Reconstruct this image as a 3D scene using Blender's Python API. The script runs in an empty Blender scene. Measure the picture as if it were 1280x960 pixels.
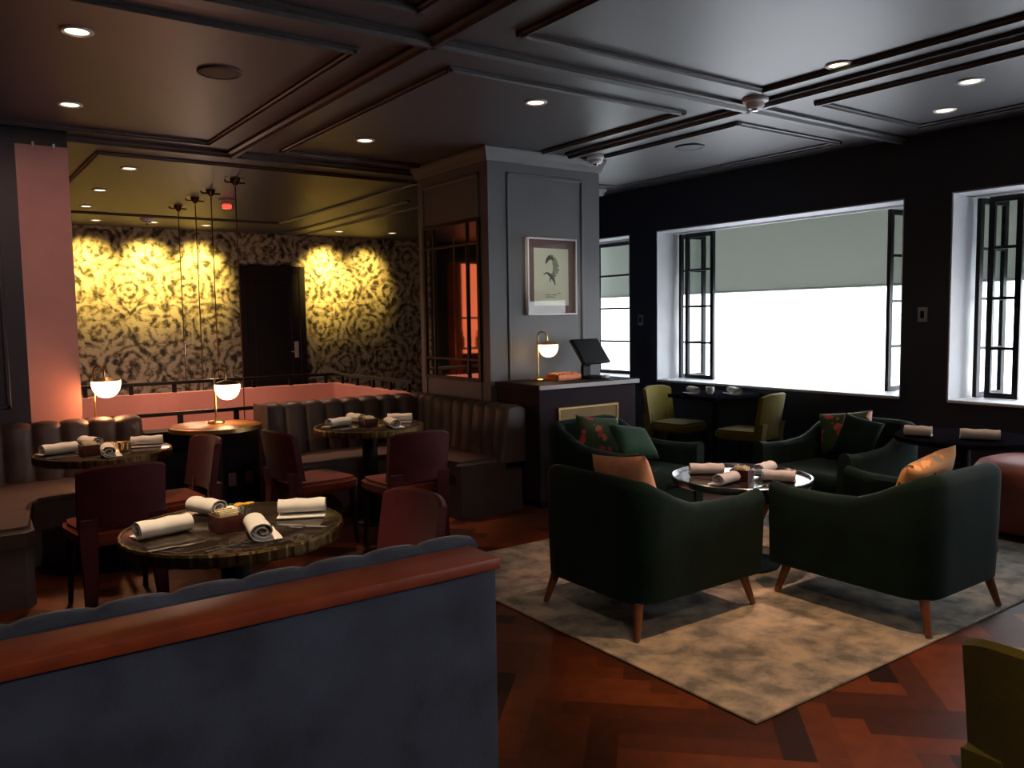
import bpy, bmesh, math, random
from mathutils import Vector, Matrix
random.seed(7)
PI = math.pi
SC = bpy.context.scene
COL = SC.collection

# ------------------------------------------------------------------ materials
def srgb(r, g, b):
    f = lambda c: c/12.92 if c <= .04045 else ((c+.055)/1.055)**2.4
    return (f(r/255), f(g/255), f(b/255), 1)

def mat(name, col, rough=.6, metal=0, sheen=0, emit=None, estr=0, spec=.5, bump=0, bscale=40, vary=0, vscale=6, coat=0):
    m = bpy.data.materials.new(name); m.use_nodes = True
    nt = m.node_tree; b = nt.nodes['Principled BSDF']
    c = col if len(col) == 4 else (*col, 1)
    b.inputs['Base Color'].default_value = c
    b.inputs['Roughness'].default_value = rough
    b.inputs['Metallic'].default_value = metal
    b.inputs['Specular IOR Level'].default_value = spec
    b.inputs['Sheen Weight'].default_value = sheen
    b.inputs['Coat Weight'].default_value = coat
    if emit:
        b.inputs['Emission Color'].default_value = (*emit, 1); b.inputs['Emission Strength'].default_value = estr
    tc = nt.nodes.new('ShaderNodeTexCoord')
    if vary:
        n = nt.nodes.new('ShaderNodeTexNoise'); n.inputs['Scale'].default_value = vscale; n.inputs['Detail'].default_value = 5
        nt.links.new(tc.outputs['Object'], n.inputs['Vector'])
        r = nt.nodes.new('ShaderNodeValToRGB')
        r.color_ramp.elements[0].position = .3; r.color_ramp.elements[1].position = .7
        r.color_ramp.elements[0].color = (*[x*(1-vary) for x in c[:3]], 1)
        r.color_ramp.elements[1].color = (*[min(1, x*(1+vary)) for x in c[:3]], 1)
        nt.links.new(n.outputs['Fac'], r.inputs['Fac']); nt.links.new(r.outputs['Color'], b.inputs['Base Color'])
    if bump:
        n = nt.nodes.new('ShaderNodeTexNoise'); n.inputs['Scale'].default_value = bscale; n.inputs['Detail'].default_value = 4
        nt.links.new(tc.outputs['Object'], n.inputs['Vector'])
        bp = nt.nodes.new('ShaderNodeBump'); bp.inputs['Strength'].default_value = bump; bp.inputs['Distance'].default_value = .01
        nt.links.new(n.outputs['Fac'], bp.inputs['Height']); nt.links.new(bp.outputs['Normal'], b.inputs['Normal'])
    return m

M = {}
M['ceiling'] = mat('ceiling_paint', (.061, .056, .060), .45, vary=.06, vscale=1.2)
M['navy'] = mat('navy_paint', (.016, .017, .030), .5, vary=.1, vscale=2)
M['pillar'] = mat('grey_panel_paint', (.128, .130, .137), .45, vary=.05, vscale=2)
M['reveal'] = mat('pale_reveal', (.66, .66, .70), .5, vary=.05)  # pale grey on the window reveals, lighter than the navy wall
M['pink'] = mat('pink_plaster', (.58, .28, .25), .7, vary=.1, vscale=2)
M['green_wall'] = mat('green_wall_paint', (.012, .03, .026), .5, vary=.1)
M['door'] = mat('door_paint', (.022, .018, .022), .4, vary=.1)
M['steel'] = mat('black_steel', (.008, .008, .010), .4, .6, vary=.2)
M['brass'] = mat('brass', (.62, .40, .16), .28, 1, vary=.08, vscale=15)
M['bronze'] = mat('dark_bronze', (.16, .085, .035), .35, 1, vary=.1)
M['rim_gold'] = mat('aged_gold', (.13, .08, .03), .45, 1, vary=.1)
M['mirror_frame'] = mat('dark_mirror_frame', (.030, .014, .008), .45, .5, vary=.15)
M['chrome'] = mat('chrome', (.55, .55, .57), .2, 1, vary=.05)
M['black'] = mat('black_lacquer', (.007, .007, .008), .5, spec=.2, vary=.2)
M['matte_black'] = mat('matte_black_wood', (.008, .008, .012), .9, spec=0, vary=.2)
M['plastic'] = mat('black_plastic', (.006, .006, .008), .6, spec=.12, bump=.05, bscale=200)
M['white_plastic'] = mat('white_plastic', (.80, .78, .78), .4, vary=.04)
M['plate'] = mat('outlet_plate', (.22, .17, .16), .45, vary=.05)
M['switch'] = mat('switch_plate', (.30, .30, .30), .4, vary=.05)
M['velvet_blue'] = mat('blue_velvet', (.045, .057, .096), .85, sheen=.25, spec=.12, vary=.38, vscale=5, bump=.15, bscale=120)
M['velvet_green'] = mat('green_velvet', (.0028, .0145, .0110), .85, sheen=.05, spec=.12, vary=.25, vscale=7, bump=.15, bscale=150)
M['maroon'] = mat('maroon_upholstery', (.068, .009, .013), .6, sheen=.1, spec=.12, vary=.15, vscale=8, bump=.1, bscale=120)
M['maroon_seat_lit'] = mat('maroon_lit_upholstery', (.15, .022, .007), .6, sheen=.1, spec=.12, vary=.15, vscale=8, bump=.1, bscale=120)  # same maroon, with the warm light on the seats put into the colour
M['taupe'] = mat('taupe_leather', (.078, .050, .045), .5, vary=.15, vscale=9, bump=.1, bscale=90)
M['mustard'] = mat('mustard_upholstery', (.125, .092, .004), .75, sheen=.15, spec=.12, vary=.15, vscale=9, bump=.15, bscale=150)
M['pouf'] = mat('dusty_red_leather', (.24, .066, .056), .5, vary=.15, vscale=6, bump=.1, bscale=60)
M['wood_cap'] = mat('red_brown_wood', (.24, .044, .014), .4, vary=.25, vscale=9)
M['wood_leg'] = mat('walnut_leg', (.16, .055, .018), .4, vary=.25, vscale=14)
M['ledge'] = mat('honey_wood', (.50, .20, .06), .35, vary=.25, vscale=8)
M['box'] = mat('dark_cherry_wood', (.10, .020, .012), .45, vary=.25, vscale=30)
M['napkin'] = mat('white_linen', (.80, .76, .72), .85, bump=.2, bscale=220)
M['packet'] = mat('paper_packet', (.75, .62, .34), .7, vary=.25, vscale=40)
M['flower'] = mat('yellow_petals', (.75, .42, .03), .6, vary=.3, vscale=40)
M['leaf'] = mat('green_leaf', (.06, .14, .02), .6, vary=.3, vscale=40)
M['cabinet'] = mat('plum_cabinet', (.032, .017, .024), .65, spec=.12, vary=.12, vscale=4)
M['stone'] = mat('pale_stone_edge', (.85, .82, .84), .22, spec=1.0, vary=.06)
M['gold_panel'] = mat('olive_gold_panel', (.22, .13, .035), .4, .3, vary=.15, vscale=5)
M['tray'] = mat('copper_tray', (.60, .16, .05), .35, .4, vary=.2, vscale=25)
M['cards'] = mat('folded_cards', (.75, .30, .14), .7, vary=.2, vscale=30)
M['salmon'] = mat('salmon_cushion', (.75, .36, .20), .85, vary=.12, vscale=10, bump=.2, bscale=180)
M['cushion_green'] = mat('green_cushion', (.015, .055, .030), .85, sheen=.15, spec=.12, vary=.2, vscale=9, bump=.15, bscale=160)
M['white_frame'] = mat('white_frame', (.88, .84, .86), .2, spec=.8, vary=.03)
M['mat_board'] = mat('mauve_mat_board', (.22, .13, .13), .7, vary=.06)
M['paper'] = mat('cream_paper', (.90, .88, .74), .8, vary=.03)
M['ink'] = mat('grey_ink', (.10, .11, .10), .8, vary=.5, vscale=30)
M['ink_wash'] = mat('olive_ink_wash', (.34, .36, .25), .8, vary=.3, vscale=30)
M['red_light'] = mat('red_lens', (.5, .02, .02), .3, emit=(1, .1, .06), estr=1.2, vary=.05)
M['speaker'] = mat('speaker_grille', (.075, .045, .035), .7, bump=.4, bscale=300)
M['lamp_disc'] = mat('downlight_lens', (.9, .85, .7), .4, emit=(1, .84, .55), estr=5.0, vary=.02)
M['globe'] = mat('opal_glass', (.95, .9, .8), .3, emit=(1, .70, .40), estr=6.0, vary=.02)
M['orange'] = mat('orange_back_panel', (.55, .12, .04), .6, emit=(1, .20, .08), estr=.8, vary=.2, vscale=2)
M['amber'] = mat('amber_glass', (.5, .22, .04), .1, vary=.3)
M['bottle'] = mat('bottle_glass', (.10, .13, .06), .08, vary=.3, vscale=12)
M['pavement'] = mat('pale_pavement', (.80, .80, .80), .8, vary=.04, vscale=1)
M['facade'] = mat('pale_facade', (.85, .85, .84), .8, vary=.03, vscale=.5)

def rug_mat():
    m = bpy.data.materials.new('mottled_rug'); m.use_nodes = True; nt = m.node_tree; b = nt.nodes['Principled BSDF']
    tc = nt.nodes.new('ShaderNodeTexCoord'); n = nt.nodes.new('ShaderNodeTexNoise')
    n.inputs['Scale'].default_value = 6.5; n.inputs['Detail'].default_value = 6; n.inputs['Roughness'].default_value = .6; n.inputs['Distortion'].default_value = .2
    nt.links.new(tc.outputs['Object'], n.inputs['Vector'])
    r = nt.nodes.new('ShaderNodeValToRGB'); e = r.color_ramp.elements
    e[0].position = .36; e[0].color = (.14, .13, .115, 1); e[1].position = .62; e[1].color = (.48, .385, .28, 1)
    k = e.new(.47); k.color = (.29, .25, .20, 1)
    nt.links.new(n.outputs['Fac'], r.inputs['Fac']); nt.links.new(r.outputs['Color'], b.inputs['Base Color'])
    b.inputs['Roughness'].default_value = .95; b.inputs['Sheen Weight'].default_value = .1
    n2 = nt.nodes.new('ShaderNodeTexNoise'); n2.inputs['Scale'].default_value = 160
    nt.links.new(tc.outputs['Object'], n2.inputs['Vector'])
    bp = nt.nodes.new('ShaderNodeBump'); bp.inputs['Strength'].default_value = .4; bp.inputs['Distance'].default_value = .01
    nt.links.new(n2.outputs['Fac'], bp.inputs['Height']); nt.links.new(bp.outputs['Normal'], b.inputs['Normal'])
    return m
M['rug'] = rug_mat()

def floor_mat():
    m = bpy.data.materials.new('herringbone_wood'); m.use_nodes = True; nt = m.node_tree; b = nt.nodes['Principled BSDF']
    at = nt.nodes.new('ShaderNodeAttribute'); at.attribute_name = 'plank'
    r = nt.nodes.new('ShaderNodeValToRGB'); e = r.color_ramp.elements
    e[0].color = (.022, .005, .002, 1); e[1].color = (.19, .044, .010, 1)
    nt.links.new(at.outputs['Fac'], r.inputs['Fac'])
    tc = nt.nodes.new('ShaderNodeTexCoord'); n = nt.nodes.new('ShaderNodeTexNoise'); n.inputs['Scale'].default_value = 14; n.inputs['Detail'].default_value = 6
    nt.links.new(tc.outputs['Object'], n.inputs['Vector'])
    mx = nt.nodes.new('ShaderNodeMix'); mx.data_type = 'RGBA'; mx.blend_type = 'MULTIPLY'; mx.inputs[0].default_value = .6
    g = nt.nodes.new('ShaderNodeValToRGB'); g.color_ramp.elements[0].position = .3; g.color_ramp.elements[0].color = (.45, .45, .45, 1); g.color_ramp.elements[1].position = .7
    nt.links.new(n.outputs['Fac'], g.inputs['Fac'])
    nt.links.new(r.outputs['Color'], mx.inputs[6]); nt.links.new(g.outputs['Color'], mx.inputs[7])
    nt.links.new(mx.outputs[2], b.inputs['Base Color']); b.inputs['Roughness'].default_value = .5; b.inputs['Specular IOR Level'].default_value = .25
    return m
M['floor'] = floor_mat()

def marble_mat():
    m = bpy.data.materials.new('dark_marble'); m.use_nodes = True; nt = m.node_tree; b = nt.nodes['Principled BSDF']
    tc = nt.nodes.new('ShaderNodeTexCoord'); n = nt.nodes.new('ShaderNodeTexNoise')
    n.inputs['Scale'].default_value = 5; n.inputs['Detail'].default_value = 9; n.inputs['Distortion'].default_value = 2.2
    nt.links.new(tc.outputs['Object'], n.inputs['Vector'])
    r = nt.nodes.new('ShaderNodeValToRGB'); e = r.color_ramp.elements
    e[0].position = .44; e[0].color = (.018, .012, .010, 1); e[1].position = .56; e[1].color = (.022, .015, .012, 1)
    k = e.new(.50); k.color = (.075, .055, .042, 1)
    nt.links.new(n.outputs['Fac'], r.inputs['Fac']); nt.links.new(r.outputs['Color'], b.inputs['Base Color'])
    b.inputs['Roughness'].default_value = .16
    return m
M['marble'] = marble_mat()

def math_node(nt, op, a, bb=None):
    n = nt.nodes.new('ShaderNodeMath'); n.operation = op
    for i, v in enumerate((a, bb)):
        if v is None: continue
        if isinstance(v, (int, float)): n.inputs[i].default_value = v
        else: nt.links.new(v, n.inputs[i])
    return n.outputs[0]

def wallpaper_mat():
    """swirling arcs and dots on a cream ground, repeated in brick offset"""
    m = bpy.data.materials.new('swirl_wallpaper'); m.use_nodes = True; nt = m.node_tree; b = nt.nodes['Principled BSDF']
    tc = nt.nodes.new('ShaderNodeTexCoord')
    ns = nt.nodes.new('ShaderNodeTexNoise'); ns.inputs['Scale'].default_value = 4.5; ns.inputs['Detail'].default_value = 4
    nt.links.new(tc.outputs['Object'], ns.inputs['Vector'])
    sp = nt.nodes.new('ShaderNodeSeparateXYZ'); nt.links.new(tc.outputs['Object'], sp.inputs[0])
    W, Hh = .86, .62
    row = math_node(nt, 'FLOOR', math_node(nt, 'DIVIDE', sp.outputs[2], Hh))
    xs = math_node(nt, 'ADD', math_node(nt, 'DIVIDE', sp.outputs[0], W), math_node(nt, 'MULTIPLY', row, .5))
    fx = math_node(nt, 'MULTIPLY', math_node(nt, 'SUBTRACT', math_node(nt, 'FRACT', xs), .5), W)
    fz = math_node(nt, 'MULTIPLY', math_node(nt, 'SUBTRACT', math_node(nt, 'FRACT', math_node(nt, 'DIVIDE', sp.outputs[2], Hh)), .35), Hh)
    wob = math_node(nt, 'MULTIPLY', math_node(nt, 'SUBTRACT', ns.outputs['Fac'], .5), .34)
    rr = math_node(nt, 'ADD', math_node(nt, 'SQRT', math_node(nt, 'ADD', math_node(nt, 'MULTIPLY', fx, fx), math_node(nt, 'MULTIPLY', fz, fz))), wob)
    ring = math_node(nt, 'SINE', math_node(nt, 'MULTIPLY', rr, 48))
    ang = math_node(nt, 'SINE', math_node(nt, 'MULTIPLY', math_node(nt, 'ARCTAN2', fz, fx), 9))
    n2 = nt.nodes.new('ShaderNodeTexNoise'); n2.inputs['Scale'].default_value = 8; n2.inputs['Detail'].default_value = 6; n2.inputs['Distortion'].default_value = 1.6
    nt.links.new(tc.outputs['Object'], n2.inputs['Vector'])
    v = nt.nodes.new('ShaderNodeTexVoronoi'); v.inputs['Scale'].default_value = 7
    nt.links.new(tc.outputs['Object'], v.inputs['Vector'])
    s = math_node(nt, 'ADD', math_node(nt, 'MULTIPLY', ring, .20), math_node(nt, 'MULTIPLY', ang, .06))
    s = math_node(nt, 'ADD', s, math_node(nt, 'MULTIPLY', n2.outputs['Fac'], 1.5))
    s = math_node(nt, 'ADD', s, math_node(nt, 'MULTIPLY', v.outputs['Distance'], .55))
    r = nt.nodes.new('ShaderNodeValToRGB'); e = r.color_ramp.elements
    e[0].position = .34; e[0].color = (.035, .034, .022, 1); e[1].position = .62; e[1].color = (.62, .55, .40, 1)
    k = e.new(.47); k.color = (.27, .215, .14, 1)
    nt.links.new(math_node(nt, 'DIVIDE', s, 2.0), r.inputs['Fac']); nt.links.new(r.outputs['Color'], b.inputs['Base Color'])
    b.inputs['Roughness'].default_value = .6
    return m
M['wallpaper'] = wallpaper_mat()

def floral_mat(name, ground, c1, c2, scale):
    m = bpy.data.materials.new(name); m.use_nodes = True; nt = m.node_tree; b = nt.nodes['Principled BSDF']
    tc = nt.nodes.new('ShaderNodeTexCoord')
    ns = nt.nodes.new('ShaderNodeTexNoise'); ns.inputs['Scale'].default_value = 9; nt.links.new(tc.outputs['Object'], ns.inputs['Vector'])
    ad = nt.nodes.new('ShaderNodeMix'); ad.data_type = 'RGBA'; ad.blend_type = 'ADD'; ad.inputs[0].default_value = .12
    nt.links.new(tc.outputs['Object'], ad.inputs[6]); nt.links.new(ns.outputs['Color'], ad.inputs[7])
    v = nt.nodes.new('ShaderNodeTexVoronoi'); v.inputs['Scale'].default_value = scale; nt.links.new(ad.outputs[2], v.inputs['Vector'])
    r = nt.nodes.new('ShaderNodeValToRGB'); r.color_ramp.elements[0].position = .36; r.color_ramp.elements[1].position = .42
    r.color_ramp.elements[0].color = (1, 1, 1, 1); r.color_ramp.elements[1].color = (0, 0, 0, 1)
    nt.links.new(v.outputs['Distance'], r.inputs['Fac'])
    pick = nt.nodes.new('ShaderNodeValToRGB'); pick.color_ramp.interpolation = 'CONSTANT'; e = pick.color_ramp.elements
    e[0].position = 0; e[0].color = (*c1, 1); e[1].position = .35; e[1].color = (*c2, 1)
    k = e.new(.72); k.color = (*[x*1.6 for x in ground], 1); k = e.new(.84); k.color = (*[.6*a+.3 for a in c1], 1)
    sx = nt.nodes.new('ShaderNodeSeparateXYZ'); nt.links.new(v.outputs['Color'], sx.inputs[0]); nt.links.new(sx.outputs[0], pick.inputs['Fac'])
    mx = nt.nodes.new('ShaderNodeMix'); mx.data_type = 'RGBA'
    nt.links.new(r.outputs['Color'], mx.inputs[0]); mx.inputs[6].default_value = (*ground, 1); nt.links.new(pick.outputs['Color'], mx.inputs[7])
    nt.links.new(mx.outputs[2], b.inputs['Base Color']); b.inputs['Roughness'].default_value = .85
    return m
M['floral'] = floral_mat('tropical_print', (.030, .065, .018), (.60, .16, .05), (.50, .05, .07), 12)
M['orange_print'] = floral_mat('orange_print', (.72, .36, .14), (.10, .05, .02), (.70, .40, .14), 13)

def glass_mat(name, tint, refl=.08):
    m = bpy.data.materials.new(name); m.use_nodes = True; nt = m.node_tree; nt.nodes.remove(nt.nodes['Principled BSDF'])
    o = nt.nodes['Material Output']; t = nt.nodes.new('ShaderNodeBsdfTransparent'); t.inputs[0].default_value = (*tint, 1)
    g = nt.nodes.new('ShaderNodeBsdfGlossy'); g.inputs['Roughness'].default_value = .02
    lw = nt.nodes.new('ShaderNodeLayerWeight'); lw.inputs['Blend'].default_value = .5
    fr = (math_node(nt, 'ADD', math_node(nt, 'MULTIPLY', math_node(nt, 'POWER', lw.outputs['Facing'], 5), .9), .04),)
    mx = nt.nodes.new('ShaderNodeMixShader'); nt.links.new(fr[0], mx.inputs[0]); nt.links.new(t.outputs[0], mx.inputs[1]); nt.links.new(g.outputs[0], mx.inputs[2])
    nt.links.new(mx.outputs[0], o.inputs[0]); return m
M['glass'] = glass_mat('clear_glass', (.92, .94, .93))
M['mirror'] = mat('antique_mirror', (.78, .74, .70), .03, 1, vary=.04)

def fabric_mat():
    m = bpy.data.materials.new('awning_canvas'); m.use_nodes = True; nt = m.node_tree; b = nt.nodes['Principled BSDF']
    b.inputs['Base Color'].default_value = (.43, .445, .405, 1); b.inputs['Roughness'].default_value = .9
    tr = nt.nodes.new('ShaderNodeBsdfTranslucent'); tr.inputs[0].default_value = (.37, .385, .345, 1)
    mx = nt.nodes.new('ShaderNodeMixShader'); mx.inputs[0].default_value = .35
    nt.links.new(b.outputs[0], mx.inputs[1]); nt.links.new(tr.outputs[0], mx.inputs[2]); nt.links.new(mx.outputs[0], nt.nodes['Material Output'].inputs[0])
    return m
M['canvas'] = fabric_mat()

# ------------------------------------------------------------------ mesh helpers
def box(bm, x0, x1, y0, y1, z0, z1, bev=0, seg=2):
    r = bmesh.ops.create_cube(bm, size=1)
    vs = r['verts']
    for v in vs:
        v.co = Vector(((x0+x1)/2+v.co.x*(x1-x0), (y0+y1)/2+v.co.y*(y1-y0), (z0+z1)/2+v.co.z*(z1-z0)))
    if bev:
        es = list({e for v in vs for e in v.link_edges})
        bmesh.ops.bevel(bm, geom=es, offset=bev, segments=seg, profile=.5, affect='EDGES')

def rings(bm, rr, closed=True, cap=True):
    """loft a list of rings (lists of points)"""
    V = [[bm.verts.new(p) for p in ring] for ring in rr]
    n = len(V[0])
    for a, b in zip(V, V[1:]):
        for i in range(n if closed else n-1):
            j = (i+1) % n
            bm.faces.new((a[i], a[j], b[j], b[i]))
    if cap:
        bm.faces.new(list(reversed(V[0]))); bm.faces.new(V[-1])
    return V

def lathe(bm, prof, c=(0, 0, 0), seg=32, cap=True, mod=None):
    rr = []
    for r, z in prof:
        rr.append([Vector((c[0]+(r+(mod(i) if mod else 0))*math.cos(2*PI*i/seg), c[1]+(r+(mod(i) if mod else 0))*math.sin(2*PI*i/seg), c[2]+z)) for i in range(seg)])
    rings(bm, rr, True, cap)

def tube(bm, pts, r, seg=10, r1=None):
    pts = [Vector(p) for p in pts]; rr = []; n = len(pts)
    up = Vector((0, 0, 1)); prev = None
    for i, p in enumerate(pts):
        d = (pts[min(i+1, n-1)]-pts[max(i-1, 0)]).normalized()
        a = prev if prev is not None else (up.cross(d) if abs(d.z) < .95 else Vector((1, 0, 0)).cross(d))
        a = (a - d*a.dot(d)).normalized(); b = d.cross(a); prev = a
        rad = r if r1 is None else r+(r1-r)*i/(n-1)
        rr.append([p+a*rad*math.cos(2*PI*k/seg)+b*rad*math.sin(2*PI*k/seg) for k in range(seg)])
    rings(bm, rr)

def prism(bm, poly, z0, z1, bev=0):
    a = [bm.verts.new((x, y, z0)) for x, y in poly]; b = [bm.verts.new((x, y, z1)) for x, y in poly]
    n = len(poly); bm.faces.new(list(reversed(a))); bm.faces.new(b)
    for i in range(n): bm.faces.new((a[i], a[(i+1) % n], b[(i+1) % n], b[i]))

def link(o, parent=None):
    COL.objects.link(o)
    if parent: o.parent = parent
    return o

def obj(name, bm, m, parent=None, smooth=True, angle=40):
    bmesh.ops.recalc_face_normals(bm, faces=bm.faces)
    me = bpy.data.meshes.new(name); bm.to_mesh(me); bm.free()
    for mm in (m if isinstance(m, (list, tuple)) else [m]): me.materials.append(mm)
    if smooth:
        me.polygons.foreach_set('use_smooth', [True]*len(me.polygons))
        me.set_sharp_from_angle(angle=math.radians(angle))
    return link(bpy.data.objects.new(name, me), parent)

def B(): return bmesh.new()

def tag(o, label, cat, group=None):
    o['label'] = label; o['category'] = cat
    if group: o['group'] = group
    return o

def thing(name, label, cat, loc=(0, 0, 0), rz=0, group=None):
    o = bpy.data.objects.new(name, None); link(o); o.location = loc; o.rotation_euler = (0, 0, rz)
    o.empty_display_size = .05
    return tag(o, label, cat, group)

def struct(name, bm, m, parent=None, **k):
    o = obj(name, bm, m, parent, **k)
    if not parent: o['kind'] = 'structure'
    return o

def dup(root, loc, rz=None, label=None, group=None):
    r = root.copy(); link(r); r.location = loc
    if rz is not None: r.rotation_euler = (0, 0, rz)
    if label: r['label'] = label
    if group: r['group'] = group
    for ch in list(root.children):
        c = ch.copy(); link(c, r)
        for g in list(ch.children):
            d = g.copy(); link(d, c)
    return r

def R(d): return math.radians(d)

# ------------------------------------------------------------------ room shell
H = 3.0; WX = 6.75; WT = .42
def herringbone():
    bm = B(); lay = bm.faces.layers.float.new('plank')
    w, k = .115, 5
    L = w*k
    c, s = math.cos(R(45)), math.sin(R(45))
    for a in range(-60, 130):
        for bq in range(-26, 27):
            # one horizontal and one vertical plank per cell of the herringbone lattice
            ox = a*w + bq*L; oy = a*w - bq*L
            for (x0, y0, x1, y1) in ((ox, oy, ox+L, oy+w), (ox+L, oy-L+w, ox+L+w, oy+w) if False else (ox+0, oy+w, ox+w, oy+w+L)):
                q = [(x0, y0), (x1, y0), (x1, y1), (x0, y1)]
                P = [(x*c-y*s, x*s+y*c) for x, y in q]
                cx = sum(p[0] for p in P)/4; cy = sum(p[1] for p in P)/4
                lim = WX+.1 if cy < 8.5 else 5.4+(cy-8.5)*.58
                if -2.8 < cx < lim and -3.2 < cy < 13.8:
                    f = bm.faces.new([bm.verts.new((px, py, 0)) for px, py in P]); f[lay] = random.random()
    return bm
fl = struct('floor', herringbone(), M['floor'], smooth=False)

bm = B(); box(bm, -2.75, WX+WT, -3.1, 8.45, H, H+.2); prism(bm, [(-2.75, 8.45), (5.45, 8.45), (8.55, 13.8), (-2.75, 13.8)], H, H+.2)
struct('ceiling', bm, M['ceiling'], smooth=False)

# window openings in the right wall
SILL, HEAD = .82, 2.5
OPEN = [(7.07, 8.25), (3.77, 6.64), (.45, 3.38), (-2.6, .0)]
bm = B()
ys = [8.6, 8.25, 7.07, 6.64, 3.77, 3.38, .45, .0, -2.6, -3.1]
for i in range(0, len(ys), 2): box(bm, WX, WX+WT, ys[i+1], ys[i], 0, H)
for a, b_ in OPEN:
    box(bm, WX, WX+WT, a, b_, 0, SILL); box(bm, WX, WX+WT, a, b_, HEAD, H)
struct('wall_right', bm, M['navy'], smooth=False)
# left wall and the wall behind the camera, closing pieces
bm = B(); box(bm, -2.75, -2.6, -3.1, 13.8, 0, H); struct('wall_left', bm, M['navy'], smooth=False)
bm = B(); box(bm, -2.6, WX, -3.1, -2.95, 0, H); struct('wall_front', bm, M['navy'], smooth=False)
bm = B(); box(bm, 5.3, WX+WT, 8.45, 8.6, 0, H); box(bm, 5.2, 5.32, 7.05, 8.6, 0, H)
prism(bm, [(5.22, 8.55), (5.4, 8.45), (8.45, 13.7), (8.25, 13.7)], 0, H)
struct('wall_alcove', bm, M['navy'], smooth=False)
bm = B(); box(bm, .1, 8.3, 13.5, 13.7, 0, H)
struct('wall_back', bm, M['wallpaper'], smooth=False)
bm = B(); box(bm, -2.6, .1, 13.46, 13.7, 0, H); struct('wall_far', bm, M['green_wall'], smooth=False)
# navy panelled pier on the left and the pink pier beside it
bm = B(); box(bm, -2.6, .62, 6.98, 7.3, 0, H)
struct('wall_panelled', bm, M['navy'], smooth=False)
def panel_frame(bm, x0, x1, z0, z1, y, w=.03, d=.015, axis='y'):
    for a in ((x0, x1, z0, z0+w), (x0, x1, z1-w, z1), (x0, x0+w, z0, z1), (x1-w, x1, z0, z1)):
        if axis == 'y': box(bm, a[0], a[1], y-d, y+.005, a[2], a[3], .005, 1)
        else: box(bm, y-d, y+.005, a[0], a[1], a[2], a[3], .005, 1)
bm = B(); panel_frame(bm, -.55, .50, .95, 2.75, 6.98); panel_frame(bm, -1.8, -.7, .95, 2.75, 6.98)
struct('trim_1', bm, M['navy'], smooth=False)
bm = B(); box(bm, .62, .965, 7.03, 7.3, 0, 2.87); struct('wall_pink', bm, M['pink'], smooth=False)
bm = B(); box(bm, .62, .965, 7.03, 7.3, 2.87, H); struct('trim_2', bm, M['door'], smooth=False)
# two small fixings above the pink pier
tag(obj('ceiling_clip', (lambda b: (box(b, .73, .745, 7.0, 7.03, 2.86, 2.89, .003), b)[1])(B()), M['white_plastic']), 'small pale clip at the top of the pink pier, nearer the navy wall', 'clip', 'pale clips on the pink pier')
tag(obj('ceiling_clip', (lambda b: (box(b, .865, .88, 7.0, 7.03, 2.855, 2.885, .003), b)[1])(B()), M['white_plastic']), 'small pale clip at the top of the pink pier, nearer the wallpapered room', 'clip', 'pale clips on the pink pier')

# pillar
PX0, PX1, PY0, PY1 = 3.95, 5.2, 5.85, 7.05
bm = B(); box(bm, PX0, PX1, PY0, PY1, 0, H); struct('column', bm, M['pillar'], smooth=False)
bm = B(); panel_frame(bm, 4.14, 5.0, .3, 2.80, PY0, .028, .014)
struct('trim_3', bm, M['pillar'], smooth=False)
bm = B(); panel_frame(bm, 5.98, 6.96, .3, 2.80, PX0, .028, .014, 'x')
struct('trim_4', bm, M['pillar'], smooth=False)
def crown(bm, x0, x1, y0, y1, zs=((.012, 2.88), (.02, 2.9), (.03, 2.93), (.045, 2.965), (.052, 2.985), (.052, 3.0))):
    rings(bm, [[Vector((x0-o, y0-o, z)), Vector((x1+o, y0-o, z)), Vector((x1+o, y1+o, z)), Vector((x0-o, y1+o, z))] for o, z in zs], True, True)
bm = B(); crown(bm, PX0, PX1, PY0, PY1); struct('trim_5', bm, M['ceiling'], smooth=False)
bm = B(); box(bm, PX0-.015, PX1+.015, PY0-.015, PY1+.015, 0, .12, .006, 1); struct('baseboard_pillar', bm, M['pillar'], smooth=False)
bm = B()
for a, b_ in ((-2.95, 8.4),): box(bm, WX-.016, WX, a, b_, 0, .12, .005, 1)
struct('baseboard_right', bm, M['navy'], smooth=False)

# coffer mouldings on the ceiling
def mould(bm, p0, p1, w=.07, h=.035):
    """stepped moulding strip under the ceiling along x or y"""
    (x0, y0), (x1, y1) = p0, p1
    prof = [(-w/2, 0), (-w/2, -h*.45), (-w*.2, -h*.6), (-w*.1, -h), (w*.25, -h), (w/2, -h*.5), (w/2, 0)]
    e = w*.48
    if y0 == y1: rr = [[Vector((x, y0+a, H+.002+z)) for a, z in prof] for x in (x0-e, x1+e)]
    else: rr = [[Vector((x0+a, y, H+.002+z)) for a, z in prof] for y in (y0-e, y1+e)]
    rings(bm, rr, True, True)
GX = [-2.58, -.27, 2.24, 4.76, 6.74]; GY = [-2.94, .40, 3.80, 7.22]
bm = B()
for x in GX[1:-1]: mould(bm, (x, GY[0]), (x, 7.22 if x < 4 else 5.7), .10, .05)
for y in GY[1:]: mould(bm, (GX[0], y), ((GX[-1] if y < 7 else 3.95), y), .10, .05)
struct('trim_6', bm, M['ceiling'], smooth=False)
n = 7
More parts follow.
